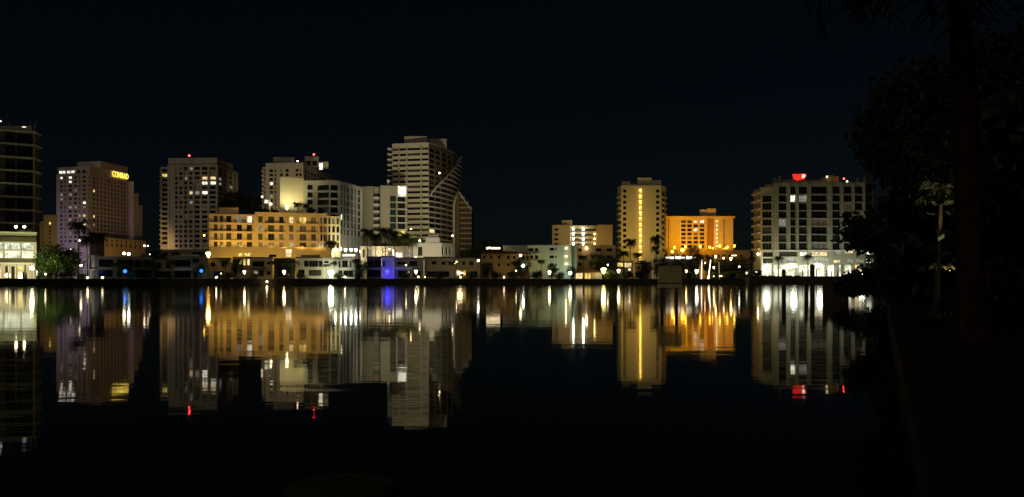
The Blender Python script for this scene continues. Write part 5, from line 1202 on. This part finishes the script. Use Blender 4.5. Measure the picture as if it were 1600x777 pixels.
for px, py, Y, mk, r, lab in ((642, 358.2, 431.6, 'lamp_warm', 0.32, 'warm lamp on the orange lit balcony of the lantern block'), (655.8, 376.4, 380, 'lamp_dim', 0.5, 'faint lamp above the white villa roof'), (649.4, 402, 362.4, 'lamp_dim', 0.42, 'lamp under the porch of the white villa'), (707, 368.5, 458, 'lamp_pink', 0.45, 'pinkish lamp low on the blade wall of the curved tower'), (608.4, 389.6, 368.8, 'lamp_white', 0.3, 'small lamp between the bright arch and the lit sign board')):
    if py < 376.5 and px != 655.8: wall_lamp(px, py, Y, mk, r, lab, arm=0.8)
    else: post_lamp(px, py, Y, mk, r, lab, name='garden_lamp')
wall_lamp(686.5, 270.5, 464.5, 'lamp_white', 0.45, 'bright lamp cluster where the curve crosses the tall tower', arm=2.2)
# white strip by villa roof
for px, w_, lab in ((761.5, 0.9, 'left white lamp above the dark roofs right of the curved tower'), (764.8, 0.8, 'middle white lamp above the dark roofs right of the curved tower'), (774, 2.4, 'long white lamp above the ridge of the tiled villa')):
    post_lamp(px, 388 - (0.6 if w_ < .85 else 0), 362, 'lamp_dim', w_ * (0.55 if w_ < 1 else 0.42), lab, kind='bar' if w_ > 1 else 'ball', name='street_lamp')
# gallery lights
for r in range(5):
    fl = ('top', 'second', 'third', 'fourth', 'lowest')[r]
    for px, nm, rad in ((896, 'left', .72), (911.5, 'middle', .85), (929, 'right', .5)):
        if r == 4 and px != 911.5 or (r == 0 and nm == 'right'): continue
        wall_lamp(px, 358 + 7.6*r + 0.4, 417.6, 'lamp_cool' if nm != 'right' else 'lamp_warm', rad * .62, f'{nm} ceiling lamp in the {fl} gallery of the white lit block', 'gallery lamps', 'cone', arm=2.6)
wall_lamp(916.5, 388, 364.8, 'lamp_white', 0.55, 'bright lamp on the brown apartments below the galleries', arm=1.4)
# stair lights of the golden tower: small fixtures on each landing
for r in range(13):
    nm = ('topmost', 'second', 'third', 'fourth', 'fifth', 'sixth', 'seventh', 'eighth', 'ninth', 'tenth', 'eleventh', 'twelfth', 'lowest')[r]
    wall_lamp(1000.6, 297 + 8.78*r, 437.2, 'lamp_amber', 0.36, f'{nm} lamp of the zigzag stair on the slim golden tower', 'stair lamps of the golden tower', arm=0.7)
for r in range(7):
    nm = ('topmost', 'second', 'third', 'fourth', 'fifth', 'sixth', 'lowest')[r]
    wall_lamp(1120, 346 + 6.5*r, 457.2, 'lamp_dim', 0.26, f'{nm} of seven lamps down the amber hotel front', 'lamps down the amber hotel', arm=0.7)
# podium lamps of the amber hotel
for px, py, r, kd, lab in ((1053.6, 387, .72, 'cone', 'leftmost amber lamp on the podium terrace'), (1071, 385.5, .85, 'cone', 'amber lamp below the first window column of the amber hotel'), (1094, 385.5, .85, 'cone', 'amber lamp right of the reddish tree'), (1108.8, 386.6, .75, 'cone', 'amber lamp below the dark recess of the amber hotel'), (1113.4, 388, .5, 'cone', 'small amber lamp close beside the recess lamp'), (1124.6, 384.6, .85, 'cone', 'amber lamp just right of the seven front lamps'), (1136.6, 386.4, .7, 'ball', 'amber lamp before the right downpipe'), (1147.4, 384.6, .8, 'cone', 'rightmost amber lamp at the corner of the amber hotel'), (1050.5, 393.4, .9, 'ball', 'low yellow flood at the left end of the podium'), (1066.4, 391, 1.2, 'ball', 'big yellow flood ball on the left of the podium'), (1134, 388.4, .6, 'bar', 'yellow bar lamp at the right of the podium')):
    post_lamp(px, py, 447 if py < 390 else 439.4, 'lamp_amber', r * 0.8, lab, PODZ if py < 390 else GZ, 'amber podium lamps', kd, name='terrace_lamp')
# red beacons
for px, py, Y, base, lab in ((295.6, 243.4, 478, GREY_TOP, 'red roof beacon on the grey tower'), (490.4, 241.4, 518, Z(244.5, 515), 'red roof beacon on the right penthouse of the cream tower'), (1318.6, 279.4, HYY + 6, Z(284.6, HYY + 6), 'small red beacon ball on the right of the hotel roof')):
    post_lamp(px, py, Y, 'lamp_red', 0.6 if px < 1000 else 0.42, lab, base, cat='beacon', name='roof_beacon')
for px, py, Y, base, mk, r, lab in ((1228.6, 287.6, HYY + 1.2, Z(289, HYY), 'lamp_white', .5, 'white lamp under the red roof sign'), (1292.2, 276.4, HYY + 6, Z(284.6, HYY + 6), 'lamp_dim', .4, 'faint lamp at the left of the roof pavilion'), (1323.6, 284, HYY + 1, Z(286, HYY) + .36, 'lamp_dim', .42, 'white lamp beside the small red beacon'), (465, 251.8, 504, Z(255, 500), 'lamp_pink', .42, 'small orange lamp between the penthouses of the cream tower')):
    post_lamp(px, py, Y, mk, r, lab, base, name='roof_lamp')
for px, Y, lab in ((1347, 357, 'blurred white lamp at the bank end of the hotel terrace'),):
    post_lamp(px, 428.5, Y, 'lamp_cool', 0.6, lab, TZ, kind='bar', name='garden_lamp')
# lamps standing on the dark tower roof
for px, py, r, mk, lab in ((37.5, 198.6, .5, 'lamp_dim', 'broad white work lamp on the dark tower roof'), (1, 189.5, .5, 'lamp_dim', 'pale lamp at the left edge on the dark tower roof')):
    post_lamp(px, py, 289, 'string', r * 0.6, lab, DARK_TOWER_TOP + 0.5, kind='bar' if px > 10 else 'ball', name='roof_lamp')
for px, lab in ((25, 'left of two lamps above the restaurant roof'), (38, 'right of two lamps above the restaurant roof')):
    post_lamp(px, 354.5, 266, 'lamp_white', 0.42, lab, Z(365, 262) + 0.4, name='roof_lamp')

# ------------------------------------------------------------------ added spots without fixtures, standing in for the city glow on the facades
W_ = (1.0, 0.86, 0.56); WY = (1.0, 0.76, 0.38); AM = (1.0, 0.52, 0.06); PUR = (0.80, 0.62, 1.0); GRN = (0.86, 1.0, 0.66); ORA = (1.0, 0.58, 0.16)
K = 1000.0
# curved tower: added spots reach front and side; the side's shade is in its colour
spot(652, 352, 24, 641, 462, 58, 135*K, W_, 56, 1.0)
spot(720, 400, 12, 700, 480, 40, 22*K, WY, 80)
# lilac hotel
spot(60, 440, 25, 112, 523, 42, 62*K, (0.86, 0.74, 0.92), 80); spot(72, 480, 6, 96, 524, 22, 22*K, PUR, 80); spot(245, 440, 15, 175, 555, 38, 40*K, ORA, 75); spot(205, 470, 8, 195, 510, 12, 9*K, ORA, 90)
# grey tower and its neighbours
spot(225, 380, 26, 300, 471, 42, 25*K, (1.0, 0.78, 0.58), 75); spot(245, 440, 6, 265, 474, 12, 5*K, (1.0, 0.62, 0.62), 80)
spot(400, 440, 34, 445, 501, 55, 46*K, WY, 75); spot(530, 470, 40, 500, 534, 60, 14*K, WY, 80)
spot(448.5, 391, 39, 455, 400, 50, 9*K, (1.0, 0.88, 0.40), 120, 0.9)
# white hotel block and lantern block
spot(520, 352, 14, 508, 397, 36, 14*K, (0.95, 1.0, 0.62), 85); spot(590, 360, 10, 548, 412, 30, 12*K, W_, 85); spot(556, 392, 4, 546, 408, 14, 4*K, (1.0, 1.0, 0.7), 110)
spot(560, 385, 15, 578, 435, 30, 4.5*K, (1.0, 0.86, 0.62), 80); spot(655, 385, 14, 620, 434, 34, 5*K, W_, 80)
# amber balcony hotel, from its podium roof
for px in (340, 366, 392, 418, 444, 470, 496): spot(px, 346, Z(386.4, 346) + 0.9, px + 3, 356, 25, 2.0*K, (1.0, 0.61, 0.12) if px < 480 else ORA, 140, 0.7, 0.2)
spot(430, 315, 22, 430, 356, 30, 7*K, (1.0, 0.70, 0.30), 120); 
for px in (350, 400, 450, 500): spot(px, 335, GZ + 3.6, px, 345, 12, 2.8*K, (1.0, 0.58, 0.07), 140, 0.7, 0.2)
spot(524, 352, 12, 522, 366, 24, 3.5*K, GRN, 120, 0.7)
# villa, arcade
spot(655, 344, 15, 672, 366, 15, 11*K, W_, 110); spot(590, 360, 4, 600, 371, 10, 2.6*K, WY, 140); spot(700, 352, 4, 700, 369, 11, 1.2*K, WY, 110)
# gallery block, apartments, brown villa
spot(885, 390, 25, 880, 415, 22, 6*K, (1.0, 0.72, 0.3), 100); spot(950, 390, 22, 946, 414, 22, 6*K, (1.0, 0.58, 0.08), 90)
spot(845, 344, 5, 845, 362, 12, 3.6*K, (1.0, 0.92, 0.45), 120); spot(886, 352, 3, 887, 360, 10, 1.3*K, (0.75, 1.0, 0.85), 110)
spot(790, 338, 3, 785, 347, 9, 0.5*K, (1.0, 0.6, 0.15), 130); spot(930, 356, 3, 930, 367, 10, 0.3*K, WY, 130)
# golden tower
spot(1005, 396, 10, 1000, 438, 34, 34*K, (1.0, 0.62, 0.09), 58); spot(985, 425, 4, 985, 438, 12, 3.0*K, (1.0, 0.62, 0.14), 120)
spot(1028, 430, 4, 1031, 438, 10, 0.8*K, W_, 120)
# amber hotel
for px in (1056, 1080, 1104, 1128): spot(px, 446.5, PODZ + 1.5, px, 458, 32, 1.8*K, (1.0, 0.36, 0.0), 150, 0.7, 0.2)
spot(1095, 415, 26, 1095, 458, 34, 56*K, (1.0, 0.36, 0.0), 80)
spot(1110, 430, 5, 1110, 441, 16, 4*K, (1.0, 0.6, 0.04), 150)
# waterfront hotel
spot(1200, 328, 10, 1262, 384, 46, 5*K, (0.84, 1.0, 0.56), 72); spot(1150, 372, 8, 1183, 392, 26, 15*K, (1.0, 0.58, 0.14), 100)
for px in (1200, 1230, 1262, 1290, 1320, 1345): spot(px, 368, TZ + 2.5, px, 384, 13, 2.6*K, (0.95, 1.0, 0.78), 130, 0.7)
# dark tower, yellow block
spot(30, 245, 8, 20, 286, 40, 6*K, (0.92, 1.0, 0.38), 95); spot(80, 410, 8, 74, 440, 24, 7*K, (1.0, 0.66, 0.2), 90)
# green lit trees, roof-lit palms
spot(60, 250.5, 7.0, 104, 262, 9, 3.0*K, (0.92, 1.0, 0.28), 60, 0.9)
spot(59, 250, 5.0, 78, 262, 9, 1.6*K, (0.92, 1.0, 0.28), 70, 0.9)
spot(1260, 352, TZ + 0.5, 1262, 358, 10, 0.06*K, GRN, 120)

spot(604, 326.5, 3.0, 606, 332, 6, 1.0*K, (0.008, 0.004, 1.0), 105, 1.0, 0.2); spot(618, 327.5, 3.0, 621, 334, 9, 0.3*K, (0.01, 0.008, 1.0), 140, 0.7, 0.2)
spot(195, 272, 3.0, 196, 276, 6, 0.25*K, (0.03, 0.3, 1.0), 140, 0.7); spot(314, 295, 3.0, 314.5, 299, 6, 0.12*K, (0.03, 0.3, 1.0), 140, 0.7)
spot(20, 249, 3.0, 22, 259, 6, 5*K, (1.0, 0.90, 0.58), 150, 0.7)
spot(146, 275, 3.0, 145, 279.5, 7, 0.35*K, (1.0, 0.92, 0.66), 110, 0.7, 0.1)
